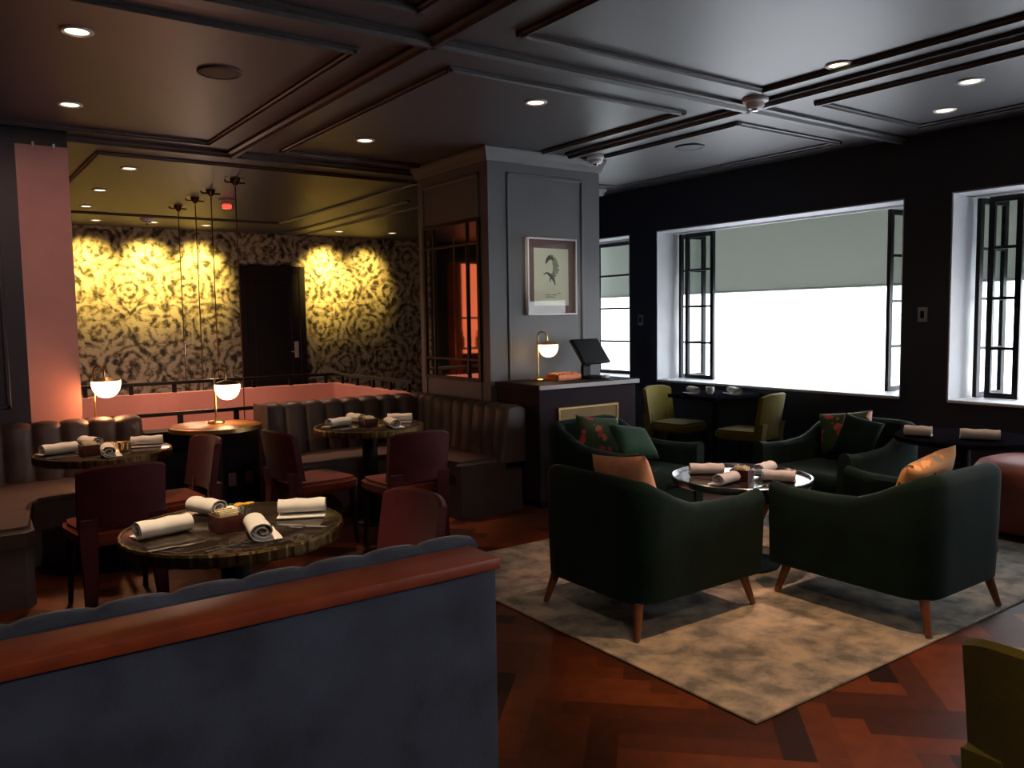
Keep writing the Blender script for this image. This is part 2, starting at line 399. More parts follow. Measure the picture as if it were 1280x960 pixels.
for i in range(len(GX)-1):
    for j in range(len(GY)-1):
        x0, x1, y0, y1 = GX[i]+.33, GX[i+1]-.27, GY[j]+.36, GY[j+1]-.33
        if i == 3: x1 = GX[4]-.35
        bm = B()
        for p in (((x0, y0), (x1, y0)), ((x0, y1), (x1, y1)), ((x0, y0), (x0, y1)), ((x1, y0), (x1, y1))):
            if i == 2 and j == 2:   # runs into the column
                if p[0][1] == p[1][1] == y1: p = ((x0, y1), (3.86, y1))
                elif p[0][0] == p[1][0] == x1: p = ((x1, y0), (x1, 5.76))
            if i == 3 and j == 2 and p[0][1] == p[1][1] == y1: p = ((5.4, y1), (x1, y1))
            if i == 3 and j == 2 and p[0][0] == p[1][0] == x0: p = ((x0, y0), (x0, 5.76))
            mould(bm, p[0], p[1], .045, .032)
        struct('trim_%d' % n, bm, M['ceiling'], smooth=False); n += 1
# mouldings beyond the opening, above the stair
bm = B()
for p in (((1.3, 7.75), (4.3, 7.75)), ((1.3, 7.75), (1.3, 11.9)), ((4.35, 7.75), (4.35, 11.9)), ((1.3, 11.9), (4.35, 11.9)), ((4.9, 9.0), (4.9, 13.4)), ((5.25, 9.0), (5.25, 13.4))):
    mould(bm, p[0], p[1], .055, .03)
struct('trim_%d' % n, bm, M['ceiling'], smooth=False); n += 1

# windows: reveal lining, steel folding leaves, glass
def leaf(parent, p0, p1, z0, z1, bars, fw=.045):
    """a steel framed leaf between plan points p0 and p1"""
    p0 = Vector((*p0, 0)); p1 = Vector((*p1, 0)); d = (p1-p0); L = d.length; d.normalize(); nrm = Vector((-d.y, d.x, 0))
    bm = B()
    def bar(a0, a1, za, zb, t=.035):
        q = [p0+d*a0-nrm*t/2, p0+d*a1-nrm*t/2, p0+d*a1+nrm*t/2, p0+d*a0+nrm*t/2]
        prism(bm, [(v.x, v.y) for v in q], za, zb)
    bar(0, fw, z0, z1); bar(L-fw, L, z0, z1)
    bar(fw, L-fw, z0, z0+fw); bar(fw, L-fw, z1-fw, z1)
    for z in bars: bar(fw, L-fw, z-.012, z+.012, .03)
    f = obj('sash', bm, M['steel'], parent, smooth=False)
    bm = B()
    q = [p0+d*fw-nrm*.003, p0+d*(L-fw)-nrm*.003, p0+d*(L-fw)+nrm*.003, p0+d*fw+nrm*.003]
    prism(bm, [(v.x, v.y) for v in q], z0+fw, z1-fw)
    obj('pane', bm, M['glass'], f, smooth=False)
XF = WX+.30
for k, (a, b_) in enumerate(OPEN):
    w = bpy.data.objects.new('window_%d' % (k+1), None); link(w); w['kind'] = 'structure'
    bm = B(); t = .012
    box(bm, WX+.004, WX+WT-.004, a, a+t, SILL, HEAD); box(bm, WX+.004, WX+WT-.004, b_-t, b_, SILL, HEAD)
    box(bm, WX+.004, WX+WT-.004, a+t, b_-t, HEAD-t, HEAD)
    obj('reveal', bm, M['reveal'], w, smooth=False)
    bm = B(); box(bm, WX-.015, WX+WT+.03, a+t, b_-t, SILL-.006, SILL+.018, .005, 1)
    obj('sill', bm, M['reveal'], w, smooth=False)
    bm = B(); box(bm, XF-.02, XF+.02, a+t, b_-t, HEAD-.03, HEAD-.013); obj('head_track', bm, M['white_plastic'], w, smooth=False)
    zz0, zz1 = SILL+.022, HEAD-.035
    bars = [zz0+(zz1-zz0)*q for q in (.25, .5, .75)]
    if k == 0:
        leaf(w, (XF, 7.97), (XF, 7.20), zz0, zz1, bars)
    else:
        leaf(w, (XF, b_-.075), (XF+.36, b_-.13), zz0, zz1, bars)
        leaf(w, (XF+.02, b_-.15), (XF+.02, b_-.56) if k == 1 else (XF+.03, b_-.40), zz0, zz1, bars)
        leaf(w, (XF, a+.10), (XF+.36, a+.06), zz0, zz1, bars)
        leaf(w, (XF, a+.30), (XF+.36, a+.27), zz0, zz1, bars)

# outside: pavement, pale facade across the way, canvas awning drop
bm = B(); box(bm, WX+WT, 40, -30, 40, -.25, -.1); struct('ground_outside', bm, M['pavement'], smooth=False)
bm = B(); box(bm, 17, 17.5, -30, 40, -.1, 6.5)
for y in range(-28, 38, 4):
    box(bm, 16.94, 17, y, y+.25, -.1, 6.5)
struct('facade_outside', bm, M['facade'], smooth=False)
aw = thing('awning', 'grey green canvas awning hanging outside above the window view', 'awning', (0, 0, 0))
bm = B(); box(bm, 7.58, 7.585, -4, 10, 1.815, 2.95)
obj('drop_curtain', bm, M['canvas'], aw, smooth=False)
bm = B(); tube(bm, [(7.582, -4, 1.815), (7.582, 10, 1.815)], .012, 8); obj('bottom_bar', bm, M['canvas'], aw)
bm = B(); prism(bm, [(WX+WT, -4), (7.585, -4), (7.585, 10), (WX+WT, 10)], 2.95, 2.965); obj('hood', bm, M['canvas'], aw, smooth=False)

# door in the wallpapered wall
d = bpy.data.objects.new('door_1', None); link(d); d['kind'] = 'structure'
bm = B()
for q in ((4.22, 4.33, 0, 2.47), (5.21, 5.32, 0, 2.47), (4.33, 5.21, 2.36, 2.47)): box(bm, q[0], q[1], 13.44, 13.5, q[2], q[3], .008, 1)
obj('door_frame', bm, M['door'], d, smooth=False)
bm = B(); box(bm, 4.33, 5.21, 13.455, 13.5, .01, 2.36)
panel_frame(bm, 4.45, 5.09, .2, 2.24, 13.455, .03, .012)
obj('door_leaf', bm, M['door'], d, smooth=False)
bm = B(); box(bm, 5.10, 5.17, 13.435, 13.455, .95, 1.22, .006); tube(bm, [(5.135, 13.44, 1.05), (5.135, 13.40, 1.05), (5.03, 13.40, 1.05)], .010)
obj('door_handle', bm, M['white_plastic'], d)

# parapet around the stair, with its black guard rail
bm = B(); box(bm, -2.6, 4.0, 9.0, 9.15, 0, .83); box(bm, 3.86, 4.0, 7.05, 9.0, 0, .83)
struct('wall_parapet', bm, M['pink'], smooth=False)
g = thing('guard_rail', 'black metal guard rail with short posts on top of the pink parapet', 'railing', (0, 9.07, .83))
bm = B(); box(bm, -2.5, 3.9, -.02, .02, .085, .12, .004, 1); box(bm, 3.9, 3.94, -1.9, .02, .085, .12, .004, 1); obj('rail', bm, M['steel'], g, smooth=False)
for x in [-.4+.42*i for i in range(11)]:
    bm = B(); box(bm, x-.02, x+.02, -.015, .015, 0, .085, .003, 1); obj('post', bm, M['steel'], g, smooth=False)
for y in (-1.8, -1.4, -1.0, -.6, -.2):
    bm = B(); box(bm, 3.905, 3.935, y-.02, y+.02, 0, .085, .003, 1); obj('post', bm, M['steel'], g, smooth=False)
g = thing('guard_rail', 'black guard rail behind the low black counter, between the two brown banquettes', 'railing', (0, 7.12, 0))
bm = B(); box(bm, 1.0, 3.86, -.018, .018, .795, .825, .004, 1); obj('rail', bm, M['steel'], g, smooth=False)
for x in (1.08, 1.70, 2.16, 2.9, 3.6):
    bm = B(); box(bm, x-.022, x+.022, -.012, .012, 0, .80, .003, 1); obj('post', bm, M['steel'], g, smooth=False)

# four brass hanging rods
for i, (y, lab) in enumerate(((8.49, 'thin brass rod hanging from the ceiling, nearest of the four in a line'), (9.35, 'thin brass rod hanging from the ceiling, second nearest of the four in a line'),
                     (9.99, 'thin brass rod hanging from the ceiling, second farthest of the four in a line'), (10.77, 'thin brass rod hanging from the ceiling, farthest of the four in a line'))):
    t = thing('hanging_rod', lab, 'rod', (2.66, y, 0), 0, 'brass rods hanging above the stair')
    bm = B(); tube(bm, [(0, 0, .0), (0, 0, 2.96)], .006, 8); obj('rod', bm, M['bronze'], t)
    bm = B(); lathe(bm, [(.02, 2.93), (.035, 2.96), (.05, 2.985), (.05, 3.0)], seg=16); tube(bm, [(-.10, 0, 2.96), (.10, 0, 2.96)], .010, 8); tube(bm, [(-.10, 0, 2.96), (-.10, 0, 2.985)], .009, 8); obj('ceiling_hook', bm, M['bronze'], t)

# mirror on the pillar's left face
t = thing('wall_mirror', 'tall mirror with dark glazing bars on the shaded side of the pillar', 'mirror', (PX0, 6.46, 1.0))
bm = B(); box(bm, -.006, 0, -.46, .46, .02, 1.40); obj('mirror_glass', bm, M['mirror'], t, smooth=False)
bm = B()
for q in ((-.49, -.45, 0, 1.42), (.45, .49, 0, 1.42), (-.45, .45, 0, .03), (-.45, .45, 1.39, 1.42), (-.30, -.275, .03, 1.39), (.28, .305, .03, 1.39), (-.45, .45, .18, .2), (-.45, .45, 1.20, 1.22)):
    box(bm, -.022, -.001, q[0], q[1], q[2], q[3], .003, 1)
obj('frame', bm, M['mirror_frame'], t, smooth=False)

# ------------------------------------------------------------------ backlit bar shelf far behind the pink pier (shows in the mirror)
t = thing('back_bar', 'backlit orange bar shelving that shows in the pillar mirror', 'bar', (-.65, 13.2, 0))
bm = B(); box(bm, -.55, .35, .18, .25, 0, 2.6); obj('back_panel', bm, M['orange'], t, smooth=False)
bm = B(); box(bm, -.57, .37, -.12, .18, .98, 1.02, .004, 1); obj('shelf', bm, M['stone'], t, smooth=False)
bm = B(); box(bm, -.57, .37, -.12, .18, 1.55, 1.59, .004, 1); obj('shelf', bm, M['stone'], t, smooth=False)
bm = B(); box(bm, -.57, .37, -.14, .18, .0, .9, .01, 1); obj('cupboard', bm, M['box'], t, smooth=False)
bm = B(); box(bm, .35, .40, -.16, .25, 0, 2.6); obj('side_panel', bm, M['wood_cap'], t, smooth=False)
for i, (x, z) in enumerate(((-.42, 1.0205), (-.25, 1.0205), (-.08, 1.0205), (.10, 1.0205), (.25, 1.0205))):
    bm = B(); lathe(bm, [(.001, 0), (.036, .002), (.038, .02), (.038, .16), (.03, .19), (.014, .22), (.013, .29), (.016, .292), (.016, .31), (.001, .312)], (-.65+x, 13.2, z), 16)
    tag(obj('bottle', bm, M['bottle'] if i % 2 else M['amber']), 'liquor bottle on the backlit bar shelf seen in the mirror', 'bottle', 'bottles on the backlit bar shelf')

# ------------------------------------------------------------------ ceiling fittings
def downlight(x, y, label, r=.055):
    t = thing('ceiling_downlight', label, 'ceiling light', (x, y, H), 0, 'recessed ceiling downlights')
    bm = B(); lathe(bm, [(r, -.001), (r+.022, -.001), (r+.024, -.006), (r+.012, -.012), (r, -.008)], seg=24, cap=False); obj('trim_ring', bm, M['white_plastic'], t)
    bm = B(); lathe(bm, [(.001, -.004), (r, -.004), (r, -.001), (.001, -.001)], seg=24); obj('lens', bm, M['lamp_disc'], t)
    return t
DL = [(.71, 4.65, 'round lit downlight in the ceiling nearest the top left corner of the photo'),
      (.88, 6.19, 'round lit downlight in the ceiling just before the pink pier'),
      (2.99, 6.18, 'round lit downlight in the ceiling between the brown corner banquette and the pillar'),
      (3.45, 4.51, 'round lit downlight in the grey coffer just before the pillar'),
      (5.47, 2.64, 'round lit downlight by the windows, the nearer of the two on that side'),
      (6.08, 3.11, 'round lit downlight by the windows, the one closer to the window wall'),
      (1.66, 8.41, 'round lit downlight above the stair, largest and nearest of the line by the pink pier'),
      (1.65, 9.90, 'round lit downlight above the stair, middle one of the line by the pink pier'),
      (1.72, 11.31, 'round lit downlight above the stair, farthest of the line by the pink pier'),
      (2.05, 12.75, 'round lit downlight before the wallpapered wall, the one next to the pink pier'),
      (3.52, 12.68, 'round lit downlight before the wallpapered wall, third from the pink pier'),
      (2.78, 12.64, 'round lit downlight before the wallpapered wall, second from the pink pier'),
      (5.59, 12.59, 'round lit downlight before the wallpapered wall, just past the dark door'),
      (6.46, 12.43, 'round lit downlight before the wallpapered wall, next to the pillar edge')]
for x, y, l in DL: downlight(x, y, l)
for x, y, l in ((.72, 3.1, 'round downlight over the front marble table'), (3.25, 2.15, 'round downlight over the near edge of the rug'), (4.45, 2.9, 'round downlight over the green lounge chairs'), (.72, 1.2, 'round downlight over the blue banquette'), (.75, -.45, 'round downlight behind the camera, facing the blue banquette')):
    downlight(x, y, l)
def detector(x, y, label, s=1, red=False):
    t = thing('ceiling_alarm_light' if red else 'smoke_detector', label, 'alarm light' if red else 'smoke detector', (x, y, H), 0, None if red else 'ceiling detectors')
    bm = B(); lathe(bm, [(.001, -.07*s), (.045*s, -.066*s), (.06*s, -.05*s), (.06*s, -.03*s), (.085*s, -.022*s), (.09*s, 0), (.001, 0)], seg=28); obj('dome', bm, M['white_plastic'] if not red else M['white_plastic'], t)
    bm = B(); lathe(bm, [(.001, -.085*s), (.02*s, -.082*s), (.025*s, -.066*s), (.001, -.064*s)] if not red else [(.001, -.12), (.05, -.11), (.058, -.07), (.001, -.069)], seg=20); obj('sensor' if not red else 'lens', bm, M['chrome'] if not red else M['red_light'], t)
detector(4.66, 3.66, 'white dome detector where two ceiling mouldings cross in the middle of the room')
detector(5.05, 5.72, 'white dome detector on the ceiling just before the top of the pillar')
detector(6.40, 7.2, 'small white dome detector near the window wall beyond the pillar')
detector(2.62, 12.3, 'pale dome detector before the wallpapered wall')
detector(3.01, 9.95, 'white alarm light with a red lens on the ceiling above the stair', 1, True)
for x, y, l in ((1.49, 4.96, 'round brown ceiling speaker above the dining tables'), (5.46, 4.97, 'round grey ceiling speaker near the windows')):
    t = thing('ceiling_speaker', l, 'speaker', (x, y, H), 0, 'round ceiling speakers')
    bm = B(); lathe(bm, [(.001, -.012), (.10, -.012), (.105, -.004), (.001, -.001)], seg=32); obj('grille', bm, M['speaker'] if x < 3 else M['navy'], t)
    bm = B(); lathe(bm, [(.105, -.001), (.125, -.001), (.122, -.012), (.105, -.014)], seg=32, cap=False); obj('rim', bm, M['speaker'] if x < 3 else M['navy'], t)

# switches on the window wall
for y, z, l in ((6.885, 1.51, 'small grey wall switch between the narrow window and the wide one'), (3.59, 1.53, 'small grey wall switch between the wide window and the window at the photo edge')):
    t = thing('wall_switch', l, 'switch', (WX, y, z), 0, 'switches on the window wall')
    bm = B(); box(bm, -.010, 0, -.04, .04, -.06, .06, .004); obj('plate', bm, M['switch'], t)
    bm = B(); box(bm, -.016, -.009, -.016, .016, -.03, .03, .003); obj('rocker', bm, M['plastic'], t)

# ------------------------------------------------------------------ banquettes
def tufted(bm, L, n, z0, z1, front, thick, bulge=.03, lean=.05, sub=8):
    """channel-tufted back along +x from 0 to L; front of the back faces -y (y = front), back plane at y = front+thick"""
    us = [L*i/(n*sub) for i in range(n*sub+1)]
    rr = []
    for u in us:
        f = abs(math.sin(PI*n*u/L))**.6
        b = bulge*1.5*f; tz = .022*f
        endf = 1.0
        pr = []
        m = 6
        for k in range(m+1):
            q = k/m
            pr.append(Vector((u, front+lean*q-b, z0+(z1-.05-z0)*q)))
        for k in range(1, 6):
            a = PI*k/6
            hw = (thick-lean+b)/2
            cy = front+lean-b+hw
            pr.append(Vector((u, cy-hw*math.cos(a), z1-.05+(.05+tz-.022)*math.sin(a))))
        pr.append(Vector((u, front+thick, z1-.05))); pr.append(Vector((u, front+thick, z0)))
        rr.append(pr)
    rings(bm, rr, True, True)

# blue velvet banquette, nearest the camera; its back panel faces us
b = thing('blue_banquette', 'blue velvet banquette with a red wood capped back, closest to the camera', 'banquette', (-2.57, 1.84, 0))
L = 1.25+2.57
bm = B(); box(bm, 0, L+.004, .006, .10, 0, .868, .008); obj('back_panel', bm, M['velvet_blue'], b)
bm = B(); box(bm, 0, L+.012, -.004, .155, .862, .894, .004); obj('wood_cap', bm, M['wood_cap'], b)
bm = B()
us = 23; sub = 8; LL = L+.045; rr = []
for i in range(us*sub+1):
    u = LL*i/(us*sub); f = abs(math.sin(PI*us*u/LL))**.5; e = min(1, min(u, LL-u)/.02+.25)
    z1 = .904+.007*f; y0 = .160; y1 = .280+.018*f
    pr = [Vector((u, y0+.005, .40)), Vector((u, y0, .84))]
    for k in range(0, 7):
        a = PI*k/6
        pr.append(Vector((u, (y0+y1-.03)/2-((y1-.03-y0)/2)*math.cos(a), .865+(z1-.865)*math.sin(a)**.6)))
    pr += [Vector((u, y1, .82)), Vector((u, y1+.03, .62)), Vector((u, y1+.05, .42)), Vector((u, y1+.02, .40))]
    rr.append(pr)
rings(bm, rr); obj('tufted_back', bm, M['velvet_blue'], b)
bm = B(); box(bm, 0, LL, .26, .78, .32, .47, .04, 3); obj('seat', bm, M['velvet_blue'], b)
bm = B(); box(bm, .02, LL-.02, .10, .72, 0, .33, .005, 1); obj('plinth', bm, M['black'], b, smooth=False)

# left brown banquette
b = thing('corner_banquette', 'brown leather channel-backed corner banquette against the navy wall and pink pier', 'banquette', (0, 0, 0), 0, 'brown corner banquettes')
bm = B(); tufted(bm, 2.55, 14, .40, .86, 6.68, .26, .03, .07)
for v in bm.verts: v.co.x += -1.22
obj('backrest', bm, M['taupe'], b)
bm = B(); tufted(bm, 1.75, 10, .40, .86, 0, .26, .03, .07)
for v in bm.verts:
    u, y = v.co.x, v.co.y; v.co.x = -.92-y; v.co.y = 5.1+u
obj('backrest', bm, M['taupe'], b)
bm = B(); prism(bm, [(-1.0, 5.16), (.40, 5.16), (.445, 5.20), (.47, 5.9), (.52, 6.02), (1.30, 6.06), (1.33, 6.10), (1.33, 6.72), (-1.0, 6.72)], .34, .45)
bmesh.ops.bevel(bm, geom=[e for e in bm.edges if all(v.co.z > .44 for v in e.verts)], offset=.03, segments=3, affect='EDGES')
obj('seat', bm, M['taupe'], b)
bm = B(); prism(bm, [(-1.0, 5.17), (.39, 5.17), (.435, 5.21), (.46, 5.91), (.51, 6.03), (1.29, 6.07), (1.31, 6.1), (1.31, 6.9), (-1.0, 6.9)], 0, .345)
obj('base', bm, M['taupe'], b, smooth=False)

# right brown corner banquette
b = thing('corner_banquette', 'brown leather channel-backed corner banquette running against the pillar', 'banquette', (0, 0, 0), 0, 'brown corner banquettes')
bm = B(); tufted(bm, 1.60, 9, .40, .875, 6.68, .26, .03, .07)
for v in bm.verts: v.co.x += 2.27
obj('backrest', bm, M['taupe'], b)
bm = B(); tufted(bm, 1.50, 9, .40, .865, 0, .22, .03, .06)
for v in bm.verts:
    u, y = v.co.x, v.co.y; v.co.x = 3.70+y; v.co.y = 6.82-u
obj('backrest', bm, M['taupe'], b)
bm = B(); prism(bm, [(2.29, 6.10), (3.20, 6.10), (3.26, 6.04), (3.28, 5.37), (3.31, 5.34), (3.74, 5.34), (3.74, 6.72), (2.29, 6.72)], .34, .45)
bmesh.ops.bevel(bm, geom=[e for e in bm.edges if all(v.co.z > .44 for v in e.verts)], offset=.03, segments=3, affect='EDGES')
obj('seat', bm, M['taupe'], b)
bm = B(); prism(bm, [(2.30, 6.11), (3.21, 6.11), (3.27, 6.05), (3.29, 5.37), (3.32, 5.345), (3.90, 5.345), (3.90, 6.9), (2.30, 6.9)], 0, .345); obj('base', bm, M['taupe'], b, smooth=False)
bm = B(); box(bm, 2.245, 2.27, 6.62, 6.94, 0, .87, .01); obj('end_panel', bm, M['taupe'], b)

# low dark wall between the banquettes, and the round lit side table before it
t = thing('service_counter', 'low black service counter under the guard rail between the brown banquettes', 'counter', (1.76, 6.93, 0))
bm = B(); box(bm, -.42, .46, -.20, 0, 0, .69, .004, 1); obj('cabinet', bm, M['black'], t, smooth=False)
bm = B(); box(bm, -.42, .46, -.22, .01, .69, .715, .004, 1); obj('countertop', bm, M['black'], t, smooth=False)
t = thing('side_table', 'round honey wood side table with a brass edge carrying a lit globe lamp', 'table', (1.76, 6.32, 0))
bm = B(); lathe(bm, [(.001, .755), (.325, .755), (.325, .779), (.32, .782), (.001, .782)], seg=56); obj('tabletop', bm, M['ledge'], t)
bm = B(); lathe(bm, [(.326, .752), (.333, .752), (.333, .784), (.326, .784)], seg=56, cap=False); obj('edge_band', bm, M['brass'], t)
bm = B(); lathe(bm, [(.001, 0), (.19, 0), (.195, .012), (.06, .03), (.055, .74), (.15, .755), (.001, .755)], seg=36); obj('pedestal', bm, M['black'], t)
for x, l in ((1.98, 'pale power outlet low on the dark counter, the left of the pair'), (2.115, 'pale power outlet low on the dark counter, the right of the pair')):
    o = thing('power_outlet', l, 'outlet', (x, 6.71, .28), 0, 'outlets on the dark counter')
    bm = B(); box(bm, -.032, .032, -.008, 0, -.055, .055, .003); obj('plate', bm, M['plate'], o)
    for dz in (-.022, .022):
        bm = B(); box(bm, -.014, .014, -.011, -.007, dz-.014, dz+.014, .003); obj('socket', bm, M['plate'], o)

# ------------------------------------------------------------------ lamps
def globe_lamp(loc, rz, label, hgt=.42, r=.085):
    t = thing('table_lamp', label, 'lamp', loc, rz, 'brass table lamps with half globe shades')
    bm = B(); lathe(bm, [(.001, 0), (.062, 0), (.065, .008), (.055, .018), (.012, .024), (.001, .024)], seg=28); obj('base', bm, M['brass'], t)
    bm = B()
    pts = [(0, 0, .02), (0, 0, hgt-.03)]+[(.04-.04*math.cos(a), 0, hgt-.03+.04*math.sin(a)) for a in [PI*k/8 for k in range(1, 9)]]+[(.08, 0, hgt-.075)]
    pts = [(x, y, z) for x, y, z in pts]
    tube(bm, pts, .0075, 10); obj('stem', bm, M['brass'], t)
    zc = hgt-.10
    bm = B(); lathe(bm, [(.001, .028), (.02, .028), (.045, .022), (r*.98, .004), (r*1.0, -.002), (.001, -.002)], (.08+.012, 0, zc), 28); obj('cap', bm, M['brass'], t)
    bm = B()
    lathe(bm, [(r*.97, -.003)]+[(r*math.cos(a)**.8, -.012-r*1.15*math.sin(a)) for a in [PI/2*k/10 for k in range(0, 10)]]+[(.001, -.012-r*1.15)], (.092, 0, zc), 28)
    obj('shade', bm, M['globe'], t); return t
def point(loc, w, col=(1, .62, .32), r=.05):
    l = bpy.data.lights.new('lamp_and_fill_glow', 'POINT'); l.energy = w; l.color = col; l.shadow_soft_size = r
    o = bpy.data.objects.new('lamp_and_fill_glow', l); link(o); o.location = loc; return o
globe_lamp((1.80, 6.44, .783), R(-30), 'lit brass globe lamp on the round honey wood side table', .40, .095)
globe_lamp((1.035, 6.90, .862), R(-35), 'lit brass lamp behind the left brown banquette, before the pink pier', .36, .10) if False else None
t = globe_lamp((1.055, 7.02, .70), R(-35), 'lit brass lamp behind the brown banquette, beside the pink pier', .52, .105)
bm = B(); box(bm, .98, 1.3, 6.945, 7.09, 0, .70, .005, 1)
tag(obj('lamp_plinth', bm, M['black'], smooth=False), 'narrow dark plinth behind the brown banquette carrying a brass lamp', 'plinth')
globe_lamp((4.30, 5.64, 1.013), R(-35), 'lit brass globe lamp on the host stand under the framed picture', .41, .085)

# ------------------------------------------------------------------ host stand
t = thing('host_stand', 'plum dark host stand with a pale stone top edge in front of the pillar', 'cabinet', (0, 0, 0))
bm = B(); box(bm, 3.99, 5.05, 5.22, 5.80, .06, .965, .004, 1); obj('body', bm, M['cabinet'], t, smooth=False)
bm = B(); box(bm, 4.03, 5.01, 5.26, 5.76, 0, .06); obj('plinth', bm, M['black'], t, smooth=False)
bm = B(); box(bm, 3.97, 5.07, 5.20, 5.82, .965, 1.013, .003, 1); obj('top', bm, M['cabinet'], t, smooth=False)
bm = B(); box(bm, 3.972, 5.068, 5.185, 5.2, .975, 1.010, .003, 1); obj('edge_strip', bm, M['stone'], t, smooth=False)
bm = B(); box(bm, 4.19, 4.81, 5.205, 5.22, .25, .80); pn = obj('front_panel', bm, M['gold_panel'], t, smooth=False)
bm = B()
for q in ((4.17, 4.83, .80, .818), (4.17, 4.19, .25, .80), (4.81, 4.83, .25, .80), (4.17, 4.83, .232, .25)): box(bm, q[0], q[1], 5.198, 5.22, q[2], q[3], .003, 1)
obj('panel_frame', bm, M['brass'], pn, smooth=False)
# tray with cards
t = thing('card_tray', 'copper coloured tray of folded cards on the host stand beside the lamp', 'tray', (4.51, 5.55, 1.013), R(6))
bm = B(); box(bm, -.14, .14, -.08, .08, 0, .012, .003, 1)
for q in ((-.14, .14, -.08, -.07), (-.14, .14, .07, .08), (-.14, -.13, -.07, .07), (.13, .14, -.07, .07)): box(bm, q[0], q[1], q[2], q[3], .012, .05, .002, 1)
obj('tray', bm, M['tray'], t, smooth=False)
for i in range(7):
    x = -.115+.037*i
    c = obj('card', (lambda b: (box(b, -.014, .014, -.055, .055, .0, .05, .006), b)[1])(B()), M['cards'], t); c.location = (x, 0, .013); c.rotation_euler = (0, R(-12+6*(i % 4)), R(8*(i % 3)-8))
# point-of-sale screen
t = thing('till_screen', 'black till screen tilted back on its stand on top of the host stand', 'screen', (4.80, 5.52, 1.013), R(12))
bm = B(); box(bm, -.12, .12, -.09, .10, 0, .022, .008); obj('base', bm, M['plastic'], t)
bm = B(); rings(bm, [[Vector((x, y, z)) for x, y in ((-.05, yy-.015), (.05, yy-.015), (.05, yy+.015), (-.05, yy+.015))] for z, yy in ((.02, .06), (.10, .06), (.20, .02))]); obj('stand', bm, M['plastic'], t, smooth=False)
bm = B(); box(bm, -.195, .195, -.015, .015, -.13, .13, .008)
s = obj('screen', bm, M['plastic'], t); s.location = (0, .01, .235); s.rotation_euler = (R(-36), 0, 0)
bm = B(); box(bm, -.18, .18, -.017, -.0155, -.115, .115); obj('display', bm, M['black'], s, smooth=False)
bm = B(); box(bm, .02, .09, -.14, -.10, 0, .03, .006); obj('card_reader', bm, M['white_plastic'], t)

# framed picture on the pillar
t = thing('framed_picture', 'white framed ink drawing in a mauve mat hung on the pillar', 'picture', (4.61, PY0, 1.575))
bm = B()
for q in ((-.28, .28, 0, .016), (-.28, .28, .665, .681), (-.28, -.264, .016, .665), (.264, .28, .016, .665)): box(bm, q[0], q[1], -.045, -.001, q[2], q[3], .003, 1)
obj('frame', bm, M['white_frame'], t, smooth=False)
bm = B(); box(bm, -.264, .264, -.03, -.002, .016, .665); obj('mat_board', bm, M['mat_board'], t, smooth=False)
bm = B(); box(bm, -.205, .185, -.033, -.03, .085, .59); pp = obj('paper', bm, M['paper'], t, smooth=False)
bm = B(); box(bm, -.264, .264, -.042, -.039, .016, .665); obj('glazing', bm, M['glass'], t, smooth=False)
def blob(bm, pts, w, y=-.0345):
    for i in range(len(pts)-1):
        (x0, z0), (x1, z1) = pts[i], pts[i+1]; d = Vector((x1-x0, 0, z1-z0)); nrm = Vector((-d.z, 0, d.x)).normalized()
        w0, w1 = w[i], w[i+1]
        q = [Vector((x0, y, z0))+nrm*w0, Vector((x0, y, z0))-nrm*w0, Vector((x1, y, z1))-nrm*w1, Vector((x1, y, z1))+nrm*w1]
        q2 = [v+Vector((0, .0012, 0)) for v in q]
        rings(bm, [q, q2])
bm = B(); blob(bm, [(-.07, .47), (-.03, .515), (.01, .51), (.03, .47), (.045, .42), (.03, .37), (-.005, .345)], (.008, .02, .022, .028, .034, .03, .015)); obj('ink_wash_shape', bm, M['ink_wash'], pp, smooth=False)
bm = B(); blob(bm, [(-.075, .455), (-.05, .50), (-.015, .515), (.012, .49)], (.006, .018, .02, .006), -.0352)
blob(bm, [(-.10, .36), (-.06, .375), (-.02, .35), (.005, .33), (.02, .30), (.03, .265)], (.004, .008, .016, .018, .010, .003), -.0352)
blob(bm, [(-.01, .34), (-.03, .31), (-.02, .29)], (.008, .007, .002), -.0352)
obj('ink_shape', bm, M['ink'], pp, smooth=False)
bm = B()
for k, (x0, x1, z) in enumerate(((-.08, -.02, .175), (-.005, .05, .176), (-.08, .03, .158), (.06, .09, .19))): box(bm, x0, x1, -.0348, -.033, z, z+.006)
obj('caption_lines', bm, M['ink'], pp, smooth=False)

